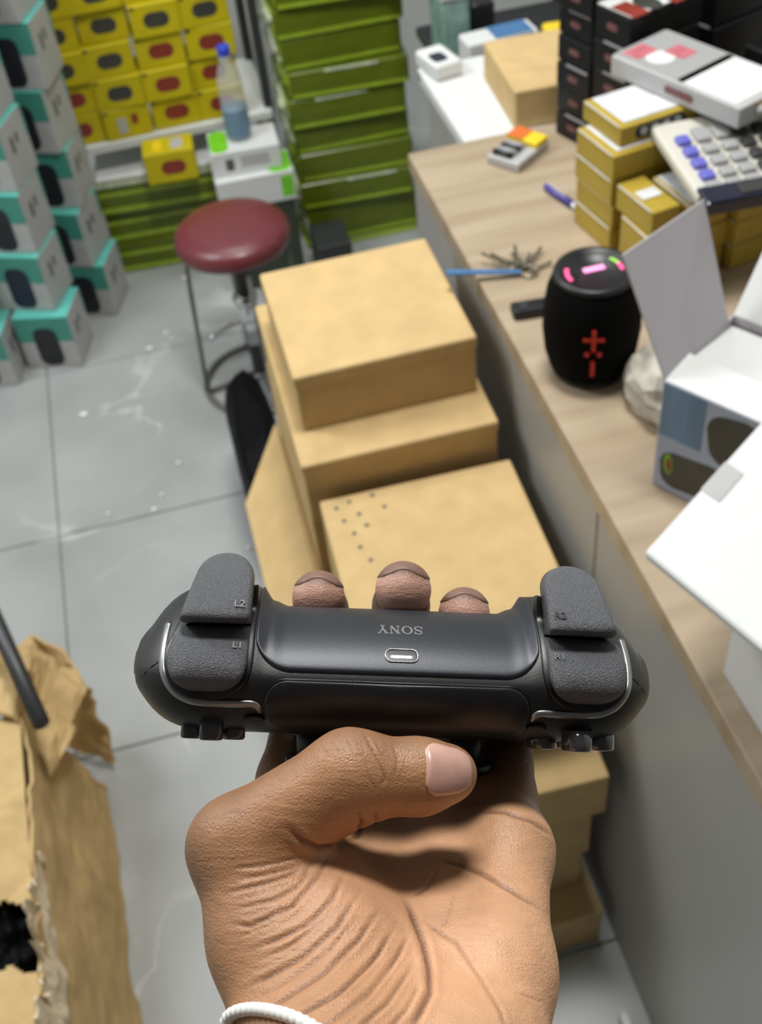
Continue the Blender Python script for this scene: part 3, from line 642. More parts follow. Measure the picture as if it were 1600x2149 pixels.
for i, (x, y, s) in enumerate([(-.33, 2.22, .011), (-.148, 2.42, .009), (-.10, 2.47, .006), (-.09, 2.44, .004), (-.02, 2.70, .010), (-.20, 1.84, .007), (-.18, 1.88, .005), (-.13, 1.97, .006), (-.30, 1.86, .005), (-.02, 1.66, .005)]):
    o = obj('paper_scrap', blob((0, 0, 0), s, s * .7, .003, 'paper_litter', .3, 2, 2, i, flat=-.0015), None, (x, y, .0025)); tag(o, 'tiny white paper scrap on the floor ' + ['just in front of the bottom teal carton', 'left of the stool base', 'left of the stool leg', 'closest to the stool leg', 'under the left edge of the stool seat', 'in the open aisle, larger one', 'in the open aisle, smaller one', 'in the aisle towards the black bag', 'near the long tile joint', 'beside the leaning cardboard sheet'][i], 'scrap', 'paper scraps on the floor')
# ------------------------------------------------------------------ game controller
# local frame in metres: X to the right grip, Z towards the stick side, Y out of the shoulder side
FR = Matrix(((0.9546, -0.09273, -0.2831, 0.03338), (-0.2824, -0.58427, -0.76085, 0.21034), (-0.09485, 0.80625, -0.58393, 1.45975), (0, 0, 0, 1)))
gc = thing('game_controller', 'dark grey game controller with silver trim held up by a hand', 'game controller'); gc.matrix_world = FR @ Matrix.Rotation(math.radians(-4), 4, 'Z')
mm = .001
def lerp_tab(tab, x):
    if x <= tab[0][0]: return tab[0][1]
    for (a, va), (b, vb) in zip(tab, tab[1:]):
        if x <= b:
            t = (x - a) / (b - a); t = t * t * (3 - 2 * t); return va + (vb - va) * t
    return tab[-1][1]
ZT = [(0, -18.8), (36, -18.8), (41, -20.5), (46, -26), (56, -27), (64, -25), (70, -21.5), (75, -15), (79, -8), (82, -1)]
ZB = [(0, 22.5), (66, 22.5), (71, 20.5), (75.5, 16.5), (79, 11), (82, 3)]
YM = [(0, 0), (60, 0), (68, -1.5), (74, -5), (79, -12), (82, -20)]
YB = [(0, -44), (40, -46), (52, -80), (62, -96), (72, -92), (78, -74), (82, -40)]
ZC = 5.0; NE = 2.3
def sec(x):
    ax = abs(x); ax = min(82, ax if ax < 60 else 60 + (ax - 60) * 22 / 25); zt, zb, ym, yb = (lerp_tab(t, ax) for t in (ZT, ZB, YM, YB)); zc = max(min(ZC, zb - 1.2), zt + 1.2)
    if ax > 60:   # rounded grip end
        s_ = max(.02, 1 - ((ax - 60) / 22) ** 2.15) ** (1 / 2.15); zt, zb, ym = 2 - 28.5 * s_, 2 + 20.5 * s_, -24 * (1 - s_)
        zc = 2 + 3 * s_
    return zt, zb, zc, ym, yb
def body_y(x, z):
    zt, zb, zc, ym, yb = sec(x)
    if z < zc:      # shoulder side, a tilted convex face that turns over to the back
        c0 = zc + .33 * (zc - zt); b = c0 - zt; a = min(44, (ym - yb) * .95) * min(1, b / 24)
        f0 = math.sqrt(1 - ((c0 - zc) / b) ** 2); k = min(1, (c0 - z) / b); return ym + a * (math.sqrt(max(0, 1 - k * k)) - f0)
    c0 = zc - .25 * (zb - zc); b = zb - c0; a = min(22, (ym - yb) * .45) * min(1, b / 14)
    f0 = (1 - ((zc - c0) / b) ** NE) ** (1 / NE); k = min(1, (z - c0) / b); return ym + a * (max(0, 1 - k ** NE) ** (1 / NE) - f0)
def build_body():
    xs = [-85, -84.9, -84.6, -84, -83.2, -82, -80.5, -78.5, -76] + list(range(-74, 75, 2)) + [76, 78.5, 80.5, 82, 83.2, 84, 84.6, 84.9, 85]; v = []; f = []; NS = 72
    for x in xs:
        zt, zb, zc, ym, yb = sec(x); hb = 44
        for k in range(hb):
            z_ = (zt + zb) / 2 - (zb - zt) / 2 * math.cos(math.pi * k / (hb - 1)); v.append((x * mm, body_y(x, z_) * mm, z_ * mm))
        ye0, ye1 = body_y(x, zb), body_y(x, zt)
        for k in range(1, NS - hb + 1):
            s_ = k / (NS - hb + 1); th = math.pi * s_; y0 = ye0 + (ye1 - ye0) * s_; q = math.sin(th) ** .7
            z_ = (zt + zb) / 2 + (zb - zt) / 2 * math.copysign(abs(math.cos(th)) ** .7, math.cos(th)); v.append((x * mm, (y0 + (yb - y0) * q) * mm, z_ * mm))
    n = len(xs)
    for i in range(n - 1):
        for k in range(NS):
            k2 = (k + 1) % NS; f.append((i * NS + k, i * NS + k2, (i + 1) * NS + k2, (i + 1) * NS + k))
    f.append(tuple(range(NS))); f.append(tuple((n - 1) * NS + k for k in range(NS - 1, -1, -1)))
    return M_('shell', v, f, 'pad_dark', True)
obj('shell', build_body(), gc)
def roundpoly(pts, rad, seg=8):
    """rounded polygon; rad is one radius or one for each corner"""
    n = len(pts); out = []; rad = rad if isinstance(rad, (list, tuple)) else [rad] * n
    for i in range(n):
        p = Vector(pts[i]); a = Vector(pts[i - 1]) - p; b = Vector(pts[(i + 1) % n]) - p; la, lb = a.length, b.length; a.normalize(); b.normalize()
        ang = a.angle(b); d = min(rad[i] / math.tan(ang / 2), .49 * la, .49 * lb); r = d * math.tan(ang / 2)
        if d < .05: out.append(p); continue
        p0, p1 = p + a * d, p + b * d
        for k in range(seg + 1):
            t = k / seg; out.append(p0 * (1 - t) ** 2 + p * 2 * t * (1 - t) + p1 * t * t)
    # resample long edges
    res = []
    for i in range(len(out)):
        a, b = out[i], out[(i + 1) % len(out)]; m_ = max(1, int((b - a).length / 1.6))
        for k in range(m_): res.append(a.lerp(b, k / m_))
    return res
def plate(name, outline, h, m, lift=.6, thick=2, bevel=.8, dome=0, parent=gc, label=None):
    """solid plate over the (X, Z) outline whose front follows Y = h(x, z)"""
    o2 = [Vector(p) for p in outline]; n = len(o2); c = sum(o2, Vector((0, 0))) / n; v = []; f = []
    def ring(ins, dy, k=None):
        for p in o2:
            d = p - c; L = d.length; q = c + d * (k if k is not None else max(0, 1 - ins / L)); v.append((q.x * mm, (h(q.x, q.y) + dy) * mm, q.y * mm))
    ring(0, lift - thick); ring(0, lift - bevel); ring(bevel * .12, lift - bevel * .55); ring(bevel * .42, lift - bevel * .18); ring(bevel, lift)
    kk = [.86, .7, .5, .3, .12]
    for k in kk: ring(0, lift + dome * (1 - k * k), k)
    R_ = 5 + len(kk)
    for j in range(R_ - 1):
        for i in range(n):
            i2 = (i + 1) % n; f.append((j * n + i, j * n + i2, (j + 1) * n + i2, (j + 1) * n + i))
    f.append(tuple((R_ - 1) * n + i for i in range(n))); f.append(tuple(range(n - 1, -1, -1)))
    me = M_(name, v, f, m, True)
    return obj(name, me, parent, label=label)
# centre panel wraps from the back edge to the touchpad
def centre_panel():
    """back shell panel: starts above the touchpad with rounded lower corners and wraps over the back edge"""
    NX, NF, NB = 64, 40, 14; v = []; f = []; n = NF + NB; LF = .9
    for i in range(NX + 1):
        x = 45.2 * math.sin(math.pi / 2 * (-1 + 2 * i / NX)); e = max(0, abs(x) - 33.5) / 11.7; zb_ = 3.3 - 11.5 * (1 - math.sqrt(max(0, 1 - e * e)))
        zt, zb, zc, ym, yb = sec(x); pts = []
        for k in range(NF):
            t = k / (NF - 1); z_ = zb_ + (zt - zb_) * math.sin(t * math.pi / 2); pts.append((body_y(x, z_), z_))
        ye = pts[-1][0]
        for k in range(1, NB + 1):
            t = k / NB; pts.append((ye + (yb + 2 - ye) * math.sin(t * math.pi / 2), zt + (4 - zt) * (1 - math.cos(t * math.pi / 2))))
        for k in range(n):
            p, q = pts[max(0, k - 1)], pts[min(n - 1, k + 1)]; dy, dz = q[0] - p[0], q[1] - p[1]; L = math.hypot(dy, dz) or 1
            ny, nz = -dz / L, dy / L; m_ = LF if 0 < k < n - 1 else -.8
            if k == 1: m_ = LF * .8
            if abs(x) > 45.1: m_ = -.8
            elif abs(x) > 44.8: m_ = min(m_, LF * .7)
            v.append((x * mm, (pts[k][0] + ny * m_) * mm, (pts[k][1] + nz * m_) * mm))
    for i in range(NX):
        for k in range(n - 1): a_ = i * n + k; f.append((a_, a_ + 1, a_ + n + 1, a_ + n))
    return M_('centre_panel', v, f, 'pad_grey', True)
obj('centre_panel', centre_panel(), gc)
def arc(cx, cz, rx, rz, a0, a1, n=14, e=2.0):
    out = []
    for k in range(n + 1):
        a_ = math.radians(a0 + (a1 - a0) * k / n); c_, s_ = math.cos(a_), math.sin(a_)
        out.append(Vector((cx + rx * math.copysign(abs(c_) ** (2 / e), c_), cz + rz * math.copysign(abs(s_) ** (2 / e), s_))))
    return out
def dense(pts, step=1.4):
    pts = [Vector(p) for i, p in enumerate(pts) if (Vector(p) - Vector(pts[i - 1])).length > .02]; res = []
    for i in range(len(pts)):
        p, q = Vector(pts[i]), Vector(pts[(i + 1) % len(pts)]); m_ = max(1, int((q - p).length / step))
        for k in range(m_): res.append(p.lerp(q, k / m_))
    return res
def pad_outline(g=0):
    R_ = arc(34.5, 12.6, 7 + g, 7.2 + g, -90, 0) + arc(34.8, 17, 6.2 + g, 4.3 + g, 10, 90, 8)
    L_ = [Vector((-p.x, p.y)) for p in reversed(R_)]
    return dense(R_ + L_)
plate('touchpad', pad_outline(0), body_y, 'pad_touch', 1.3, 3, .9, dome=.3)
plate('touchpad_rim', pad_outline(.8), body_y, 'pad_well', .5, 2, .5)
for s in (-1, 1):
    def mir(pts): return [(s * x, z) for x, z in (pts if s > 0 else pts)]
    fx = lambda pts: [(s * x, z) for x, z in pts]
    wy = lambda x, z: body_y(x, max(-17, min(12, z)))
    plate('trigger_well', [Vector((s * p.x, p.y)) for p in dense([(45.6, -25), (66, -24)] + arc(59.5, -3, 14.1, 15.2, 0, 180, 26, 2.5))], wy, 'pad_well', .9, 5, .6)
    # lower shoulder button
    h1 = lambda x, z: 4.0 - .048 * (z - 3) ** 2 - 1.5 * (max(0, z - 4) / 5) ** 2 - 2.6 * (max(0, abs(abs(x) - 59) - 8) / 5.5) ** 2
    b1 = plate('shoulder_button', [Vector((s * p.x, p.y)) for p in dense([(47.2, -11.2), (68.6, -10.6), (70.6, -8.6)] + arc(59.5, -2.2, 12.4, 12.0, 0, 180, 26, 2.6))], h1, 'pad_btn', 0, 8, .9)
    # upper trigger
    h2 = lambda x, z: 3.2 + .62 * min(0, z + 13.5) - 2.4 * max(0, (z + 14.6) / 3) ** 1.4 - .012 * (min(0, z + 18)) ** 2 - 2.0 * (max(0, abs(abs(x) - 57.5) - 6) / 6) ** 2
    b2 = plate('trigger', [Vector((s * p.x, p.y)) for p in dense([(69.0, -12.4), (68.2, -11.6), (47.6, -11.8), (47.0, -12.6)] + arc(55.6, -26.4, 8.6, 8.6, 180, 270, 10, 2.1) + arc(55.6, -25.6, 9.6, 9.4, 270, 345, 10, 2.1))], h2, 'pad_btn', 0, 9, 1.1)
    txt = 'R' if s > 0 else 'L'
    for nm, bb, hf, tx, tz, m_, sz in (('2', b2, h2, 50.4, -17.8, 'pad_print_dark', 3.6), ('1', b1, h1, 50.4, -5.0, 'pad_print', 3.4)):
        o = obj('lettering', text_me(txt + nm, sz * mm, m_, .00012), bb)
        zz = tz; dz = (hf(s * tx, zz + .5) - hf(s * tx, zz - .5))
        o.location = (s * tx * mm, (hf(s * tx, zz) + .34) * mm, zz * mm)
        # text x -> X, text y -> -Z, text normal -> Y, tilted with the face
        tv = Vector((0, -dz, -1)).normalized(); nv = Vector((1, 0, 0)).cross(tv)
        o.rotation_euler = Matrix(((1, tv.x, nv.x), (0, tv.y, nv.y), (0, tv.z, nv.z))).to_euler()
    # silver trim following the side shell
    tp = [(74.0, -13), (74.3, -6), (74.2, 0), (73.4, 4.5), (71, 9), (67, 12), (62, 13.1), (55, 13.3), (48, 13.0), (44.6, 12.9), (43.2, 14.0), (42.6, 16)]
    sm = []
    for i in range(len(tp) - 1):
        for k in range(4): sm.append(Vector(tp[i]).lerp(Vector(tp[i + 1]), k / 4))
    sm.append(Vector(tp[-1])); sm = [sum((sm[max(0, min(len(sm) - 1, i + d))] for d in (-2, -1, 0, 1, 2)), Vector((0, 0))) / 5 for i in range(len(sm))]
    v = []; f = []
    for i, p in enumerate(sm):
        a, b = sm[max(0, i - 1)], sm[min(len(sm) - 1, i + 1)]; t_ = (b - a).normalized(); nr = Vector((-t_.y, t_.x)); wd = 1.15 * min(1, .25 + (len(sm) - 1 - i) / 5)
        for off, dy in ((-wd, -.8), (-wd * .9, .65), (0, 1.0), (wd * .9, .65), (wd, -.8)):
            q = p + nr * off; v.append((s * q.x * mm, (body_y(q.x, q.y) + dy) * mm, q.y * mm))
    for i in range(len(sm) - 1):
        for k in range(4): f.append((i * 5 + k, i * 5 + k + 1, i * 5 + 5 + k + 1, i * 5 + 5 + k))
    f += [(0, 1, 2, 3, 4), tuple((len(sm) - 1) * 5 + k for k in (4, 3, 2, 1, 0))]
    obj('silver_trim', M_('silver_trim', v, f, 'pad_trim', True), gc)
    # side seam
    sp_ = [(74.4, .5), (77, 2.2), (79.5, 4.6), (81.2, 6)]
    obj('shell_seam', tube([(s * x * mm, (body_y(x, z_) + .02) * mm, z_ * mm) for x, z_ in sp_], .00022, 'pad_well', 6), gc)
    # small create / options button
    obj('menu_button', tube([(s * (44.5 + 3.2 * math.sin(a)) * mm, (body_y(45, 17.4 - 1.8 * math.cos(a) + 1) + .5) * mm, (18.6 - 1.8 * math.cos(a)) * mm) for a in [math.radians(-60 + 12 * k) for k in range(11)]], .0007, 'pad_well', 8), gc)
# pads and buttons stand up from the stick side (+Z)
def stud(name, x, y, z0, z1, outline, m, bev=.6, parent=gc):
    """button rising along Z from z0 to z1 with an outline in the X-Y plane"""
    n = len(outline); v = []; f = []
    c = sum((Vector(p) for p in outline), Vector((0, 0))) / n
    for k, zz in ((1, z0), (1, z1 - bev), (.93, z1 - bev * .3), (.82, z1), (.3, z1 + .15)):
        for p in outline:
            q = c + (Vector(p) - c) * k; v.append(((x + q.x) * mm, (y + q.y) * mm, zz * mm))
    for j in range(4):
        for i in range(n): i2 = (i + 1) % n; f.append((j * n + i, j * n + i2, (j + 1) * n + i2, (j + 1) * n + i))
    f.append(tuple(4 * n + i for i in range(n))); f.append(tuple(range(n - 1, -1, -1)))
    return obj(name, M_(name, v, f, m, True), parent)
cir = lambda r, n=28: [(r * math.cos(2 * math.pi * i / n), r * math.sin(2 * math.pi * i / n)) for i in range(n)]
DC = (-58, -17)
for a in range(4):
    ca_, sa_ = math.cos(a * math.pi / 2), math.sin(a * math.pi / 2)
    pts = roundpoly([(1.2, 0), (4.6, -3.7), (10.2, -3.7), (10.2, 3.7), (4.6, 3.7)], [.6, 1.5, 2, 2, 1.5], 4)
    stud('direction_button', DC[0], DC[1], 18, 24.8, [(p.x * ca_ - p.y * sa_, p.x * sa_ + p.y * ca_) for p in pts], 'pad_clear')
for (x, y) in ((0, 9.2), (9.4, 0), (0, -9.2), (-9.4, 0)):
    stud('action_button', 58 + x, -17 + y, 18, 24.6, cir(4.9), 'pad_clear')
for s in (-1, 1):
    st_ = stud('thumb_stick', s * 26, -36, 18, 31, cir(5.5), 'pad_well')
    stud('stick_cap', s * 26, -36, 31, 35, cir(9.2, 36), 'pad_well', 1.2, parent=st_)
    stud('stick_ring', s * 26, -36, 17, 23.2, cir(12.5, 40), 'pad_dark')
# connector socket
def panel_y(x, z):
    sl = (body_y(x, z + .1) - body_y(x, z - .1)) / .2; return body_y(x, z) + .9 * math.sqrt(1 + sl * sl)
def on_panel(x, z, dy=0): return (x * mm, (panel_y(x, z) + dy) * mm, z * mm)
us = obj('connector_socket', None or plate('x', [(1 + p[0], -3.6 + p[1]) for p in shape2d('pill', 10.0, 3.6)], panel_y, 'pad_well', .08, 2, .05).data, gc)
bpy.data.objects.remove([o for o in gc.children if o.name.startswith('x')][0])
obj('socket_rim', tube([on_panel(1 + p[0], -3.6 + p[1], .1) for p in shape2d('pill', 10.3, 3.9)], .00032, 'pad_trim', 8, True), us)
obj('socket_tongue', plate('y', [(1 + p[0], -3.2 + p[1]) for p in shape2d('pill', 7.2, 1.0)], panel_y, 'pad_trim', .2, 1, .05).data, us)
bpy.data.objects.remove([o for o in gc.children if o.name.startswith('y')][0])
# SONY word mark in slab-serif strokes, upside down as seen from the shoulder side
def bar(a, b, w_): 
    a, b = Vector(a), Vector(b); t_ = (b - a).normalized(); n_ = Vector((-t_.y, t_.x)) * w_ / 2; return [a + n_, a - n_, b - n_, b + n_]
def stroke(pts, ws):
    out = []
    for i in range(len(pts) - 1): out.append(bar(pts[i], pts[i + 1], ws if not isinstance(ws, list) else ws[i]))
    return out
H_ = 3.0; polys = []
def serif(x, y, w_): polys.append(bar((x - w_ / 2, y), (x + w_ / 2, y), .34))
def place_S(x):
    pts = [(x + 2.85, 2.1), (x + 2.3, 2.72), (x + 1.5, 2.86), (x + .7, 2.66), (x + .38, 2.2), (x + .7, 1.8), (x + 1.6, 1.52), (x + 2.5, 1.26), (x + 2.82, .82), (x + 2.5, .34), (x + 1.6, .14), (x + .8, .24), (x + .25, .85)]
    polys.extend(stroke(pts, [.36, .36, .36, .5, .6, .6, .62, .6, .55, .4, .36, .36])); polys.append(bar((x + 2.85, 1.9), (x + 2.85, 2.9), .3)); polys.append(bar((x + .25, .1), (x + .25, 1.1), .3))
def place_O(x):
    cx, cy, n = x + 2.0, 1.5, 28
    for i in range(n):
        a0, a1 = 2 * math.pi * i / n, 2 * math.pi * (i + 1) / n
        polys.append([Vector((cx + 2.0 * math.cos(a0), cy + 1.5 * math.sin(a0))), Vector((cx + 2.0 * math.cos(a1), cy + 1.5 * math.sin(a1))), Vector((cx + 1.2 * math.cos(a1), cy + 1.16 * math.sin(a1))), Vector((cx + 1.2 * math.cos(a0), cy + 1.16 * math.sin(a0)))])
def place_N(x):
    polys.extend([bar((x + .75, .17), (x + .75, 2.83), .36), bar((x + 3.2, .17), (x + 3.2, 2.83), .36), bar((x + .75, 2.8), (x + 3.2, .2), .72)]); serif(x + .6, 2.83, 1.2); serif(x + .75, .17, 1.3); serif(x + 3.2, 2.83, 1.3)
def place_Y(x):
    polys.extend([bar((x + .6, 2.83), (x + 1.95, 1.3), .7), bar((x + 3.2, 2.83), (x + 1.95, 1.3), .4), bar((x + 1.95, .17), (x + 1.95, 1.4), .68)]); serif(x + .65, 2.83, 1.4); serif(x + 3.2, 2.83, 1.2); serif(x + 1.95, .17, 1.6)
place_S(0); place_O(3.5); place_N(7.9); place_Y(12.1)
v = []; f = []
for P in polys:
    b0 = len(v)
    for lift in (-.1, .09):
        for p in P:
            X = 1.0 - (p.x - 7.8) * .93; Z_ = -12.0 + (p.y - 1.5) * .93
            v.append((X * mm, (panel_y(X, Z_) + lift) * mm, Z_ * mm))
    f += [(b0 + 4, b0 + 5, b0 + 6, b0 + 7)] + [(b0 + i, b0 + (i + 1) % 4, b0 + 4 + (i + 1) % 4, b0 + 4 + i) for i in range(4)]
obj('word_mark', M_('word_mark', v, f, 'pad_print'), gc)
# ------------------------------------------------------------------ hand (one continuous surface, same local frame as the controller)
def cvt(u, v, Y):
    k = .15 * (360 - Y) / 360; return ((u - 838) * k, Y, (v - 1400) * k)
DK = (.125, .058, .034); MD = (.44, .222, .105); MP = (.52, .285, .15); PL = (.70, .385, .215); PK = (.70, .40, .30); TH = (.57, .30, .165)
HP = [ # (point, radius, point, radius, colour, blend group)
]
def cone(a, ra, b, rb, col): HP.append((a, ra, b, rb, col))
PC = cvt
mi, mm_, mr, mp = PC(622, 1640, -46), PC(790, 1650, -58), PC(940, 1650, -56), PC(1060, 1665, -42)
wrc, wrl, wrr = PC(850, 2190, 40), PC(735, 2190, 44), PC(1010, 2190, 42)
palm = [
 (PC(1075, 1760, -20), 12.5, PC(1045, 2000, 12), 17, PL), (PC(1045, 2000, 12), 17, PC(1020, 2170, 36), 19, PL), (mp, 10.5, PC(1075, 1760, -20), 12.5, MP),
 (mr, 12, PC(930, 1950, 0), 17, PL), (PC(930, 1950, 0), 17, wrc, 20, PL), (mm_, 12, PC(800, 1900, -14), 17, MP), (PC(800, 1900, -14), 17, wrc, 20, PL),
 (mi, 11, PC(660, 1850, -12), 17, MD), (PC(660, 1850, -12), 17, wrl, 20, MD),
 (PC(612, 1830, 2), 18, PC(712, 1990, 14), 23.5, TH), (PC(712, 1990, 14), 23.5, PC(745, 2130, 30), 23, TH),
 (PC(524, 1775, 10), 14.8, PC(582, 1960, 20), 14, MD), (PC(582, 1960, 20), 14, PC(655, 2130, 34), 13.5, MD),
 ((-13, 86, 126), 27, (-18, 132, 190), 30, MD), (wrl, 20, PC(740, 2500, 86), 24, MD), (wrr, 18, PC(980, 2500, 86), 24, MP), (PC(655, 2130, 34), 13.5, PC(745, 2480, 84), 20, MD)]
thumb = [(PC(524, 1775, 10), 14.8, PC(745, 1627, 13), 13.6, MD), (PC(745, 1627, 13), 13.2, PC(890, 1620, 10), 10.6, MD), (PC(890, 1620, 10), 10.6, PC(946, 1613, 8), 8.6, MD)]
def fing(a, pip, dip, tip, r): return [(a, 11, pip, r[0], DK), (pip, r[0], dip, r[1], DK), (dip, r[1], tip, r[2], DK)]
fingers = [fing(mi, (-33, -74, 2), (-30, -68, -20), (-29.5, -48, -23.5), (10, 9.6, 9.4)),
           fing(mm_, (-2, -80, 0), (0, -72, -23), (.6, -44, -27.0), (10.4, 10, 9.9)),
           fing(mr, (23, -78, 3), (23, -70, -15), (22.6, -50, -19.6), (10, 9.4, 9.2)),
           fing(mp, (40, -70, 10), (40, -68, -4), (39, -54, -8), (9, 8.4, 8))]
def sd_cone(P, a, ra, b, rb):
    a = np.array(a, np.float32); b = np.array(b, np.float32); ba = b - a; t = np.clip(((P - a) @ ba) / (ba @ ba), 0, 1)
    return np.linalg.norm(P - a - t[..., None] * ba, axis=-1) - (ra + (rb - ra) * t)
def smin(a, b, k):
    h = np.maximum(k - np.abs(a - b), 0) / k; return np.minimum(a, b) - h * h * k * .25
def field(P):
    d = None
    for (a, ra, b, rb, c_) in palm:
        e = sd_cone(P, a, ra, b, rb); d = e if d is None else smin(d, e, 9)
    t = None
    for (a, ra, b, rb, c_) in thumb:
        e = sd_cone(P, a, ra, b, rb); t = e if t is None else smin(t, e, 5)
    d = smin(d, t, 5)
    g = None
    for fg in fingers:
        q = None
        for (a, ra, b, rb, c_) in fg:
            e = sd_cone(P, a, ra, b, rb); q = e if q is None else smin(q, e, 4)
        g = q if g is None else smin(g, q, 1.2)
    return smin(d, g, 5)
def surface_nets(lo, hi, h):
    lo = np.array(lo, np.float32); n = np.ceil((np.array(hi) - lo) / h).astype(int) + 1
    ax = [lo[i] + h * np.arange(n[i], dtype=np.float32) for i in range(3)]
    D = np.empty(n, np.float32)
    cc = np.stack(np.meshgrid(*[lo[i] + h * (np.arange(0, n[i], 8, dtype=np.float32) + 4) for i in range(3)], indexing='ij'), -1); DC_ = field(cc)
    # coarse pass: only slabs near the surface are evaluated exactly
    B = 8
    for i in range(0, n[0], B):
        for j in range(0, n[1], B):
            for k in range(0, n[2], B):
                s = (slice(i, min(i + B, n[0])), slice(j, min(j + B, n[1])), slice(k, min(k + B, n[2])))
                dc = float(DC_[i // B, j // B, k // B])
                if abs(dc) > h * B * .87 + 2: D[s] = dc; continue
                G = np.stack(np.meshgrid(ax[0][s[0]], ax[1][s[1]], ax[2][s[2]], indexing='ij'), -1); D[s] = field(G)
    ins = D < 0; cn = n - 1
    acc = np.zeros((*cn, 3), np.float32); cnt = np.zeros(cn, np.float32)
    off = [(a, b, c) for a in (0, 1) for b in (0, 1) for c in (0, 1)]
    def cor(A, o): return A[o[0]:o[0] + cn[0], o[1]:o[1] + cn[1], o[2]:o[2] + cn[2]]
    for o in off:
        for d in range(3):
            if o[d]: continue
            o2 = list(o); o2[d] = 1; a, b = cor(D, o), cor(D, o2); m = (a < 0) != (b < 0)
            t = np.where(m, a / np.where(m, a - b, 1), 0)
            for e in range(3): acc[..., e] += np.where(m, o[e] + (t if e == d else 0), 0)
            cnt += m
    act = cnt > 0; idx = -np.ones(cn, int); idx[act] = np.arange(act.sum())
    cells = np.argwhere(act); V = lo + h * (cells + acc[act] / cnt[act][:, None])
    F = []
    for d in range(3):
        e, g = (d + 1) % 3, (d + 2) % 3
        a = [slice(1, cn[i]) for i in range(3)]; a[d] = slice(0, cn[d]); b = list(a); b[d] = slice(1, cn[d] + 1)
        s0, s1 = ins[tuple(a)], ins[tuple(b)]; q = np.argwhere(s0 != s1); base = q.copy(); base[:, e] += 1; base[:, g] += 1
        flip = s0[tuple(q.T)]
        def I(de, dg):
            p = base.copy(); p[:, e] -= de; p[:, g] -= dg; return idx[tuple(p.T)]
        Q = np.stack([I(1, 1), I(0, 1), I(0, 0), I(1, 0)], 1); Q[~flip] = Q[~flip][:, ::-1]; F.append(Q)
    return V, np.concatenate(F)
V, F = surface_nets((-82, -96, -46), (72, 168, 226), 1.4)
bmh = bpy.data.meshes.new('hand_base'); bmh.from_pydata(V.tolist(), [], F.tolist())
tmp = bpy.data.objects.new('tmp', bmh); COL.objects.link(tmp)
md = tmp.modifiers.new('s', 'SUBSURF'); md.levels = 1; md.render_levels = 1
dg = bpy.context.evaluated_depsgraph_get(); hm = bpy.data.meshes.new_from_object(tmp.evaluated_get(dg)); bpy.data.objects.remove(tmp)
N = len(hm.vertices); P = np.empty(N * 3, np.float32); hm.vertices.foreach_get('co', P); P = P.reshape(-1, 3)
def grad(P, e=.25):
    T = np.array([(1, -1, -1), (-1, -1, 1), (-1, 1, -1), (1, 1, 1)], np.float32); g = sum(t_ * field(P + t_ * e)[:, None] for t_ in T); return g / (np.linalg.norm(g, axis=1, keepdims=True) + 1e-9)
for _ in range(1):
    g = grad(P); P = P - g * np.clip(field(P), -1, 1)[:, None]
g = grad(P)
# creases: lines over the skin facing out of the palm
def zz(*p): return [((370 + a * .5625 - 838) * .15, (1480 + b * .5625 - 1400) * .15) for a, b in p]
CRS = [(zz((250, 790), (330, 800), (480, 720), (560, 620), (600, 540)), .8, 1.0), (zz((330, 880), (430, 840), (540, 780), (620, 690), (660, 590)), .9, 1.1), (zz((320, 1010), (400, 970), (520, 900), (640, 790), (720, 660)), .9, 1.1),
 (zz((390, 1090), (480, 1030), (600, 950), (720, 830), (790, 720)), .9, 1.1), (zz((450, 1130), (560, 1070), (660, 1010), (790, 880), (850, 770)), .9, 1.1), (zz((580, 1150), (680, 1080), (760, 1010), (860, 880), (900, 800)), .8, 1.1),
 (zz((700, 1160), (830, 1040), (920, 900)), .8, 1.1), (zz((810, 1160), (900, 1060), (950, 960)), .7, 1.0), (zz((260, 745), (420, 700), (500, 650), (540, 560)), .7, .9), (zz((230, 690), (400, 640), (500, 600)), .7, .9),
 (zz((250, 600), (330, 590), (400, 575), (520, 545)), .6, .8), (zz((270, 640), (400, 612), (490, 585)), .6, .8), (zz((360, 920), (470, 860), (590, 770), (650, 660)), .5, .7), (zz((350, 1050), (460, 990), (620, 870), (700, 760)), .5, .7),
 (zz((500, 1100), (640, 1030), (760, 920), (830, 810)), .45, .7), (zz((640, 1130), (730, 1060), (820, 950), (880, 850)), .45, .7), (zz((420, 900), (520, 830), (600, 740)), .45, .7), (zz((280, 840), (400, 790), (520, 690)), .45, .7),
 (zz((440, 450), (500, 490), (560, 518), (640, 505), (700, 470), (720, 420)), 1.3, 1.4), (zz((700, 380), (715, 420), (700, 455)), .8, .9), (zz((760, 375), (770, 410), (755, 435)), .7, .9),
 (zz((700, 85), (745, 160), (775, 215), (795, 260), (775, 300)), .6, .7), (zz((820, 140), (838, 200), (825, 260)), .5, .6), (zz((640, 110), (670, 165), (690, 190)), .45, .6), (zz((590, 130), (620, 180)), .4, .5), (zz((555, 150), (590, 200)), .4, .5), (zz((750, 120), (775, 170), (800, 190)), .4, .5), (zz((720, 200), (735, 260), (770, 320)), .35, .5),
 (zz((860, 660), (900, 720), (950, 830), (975, 920), (978, 1000), (940, 1080), (900, 1150)), 1.5, 1.6), (zz((980, 540), (1070, 555), (1150, 585), (1260, 640), (1390, 715)), .9, 1.1), (zz((1120, 370), (1230, 365), (1330, 395), (1420, 450)), .9, 1.0),
 (zz((930, 740), (1000, 790), (1070, 830), (1160, 950), (1230, 1050), (1265, 1160)), .7, .9), (zz((1000, 560), (960, 640), (900, 680)), .5, .8), (zz((1290, 990), (1390, 1020)), .4, .6), (zz((1060, 640), (1030, 760), (960, 800)), .35, .6), (zz((1100, 900), (1150, 880)), .3, .5)]
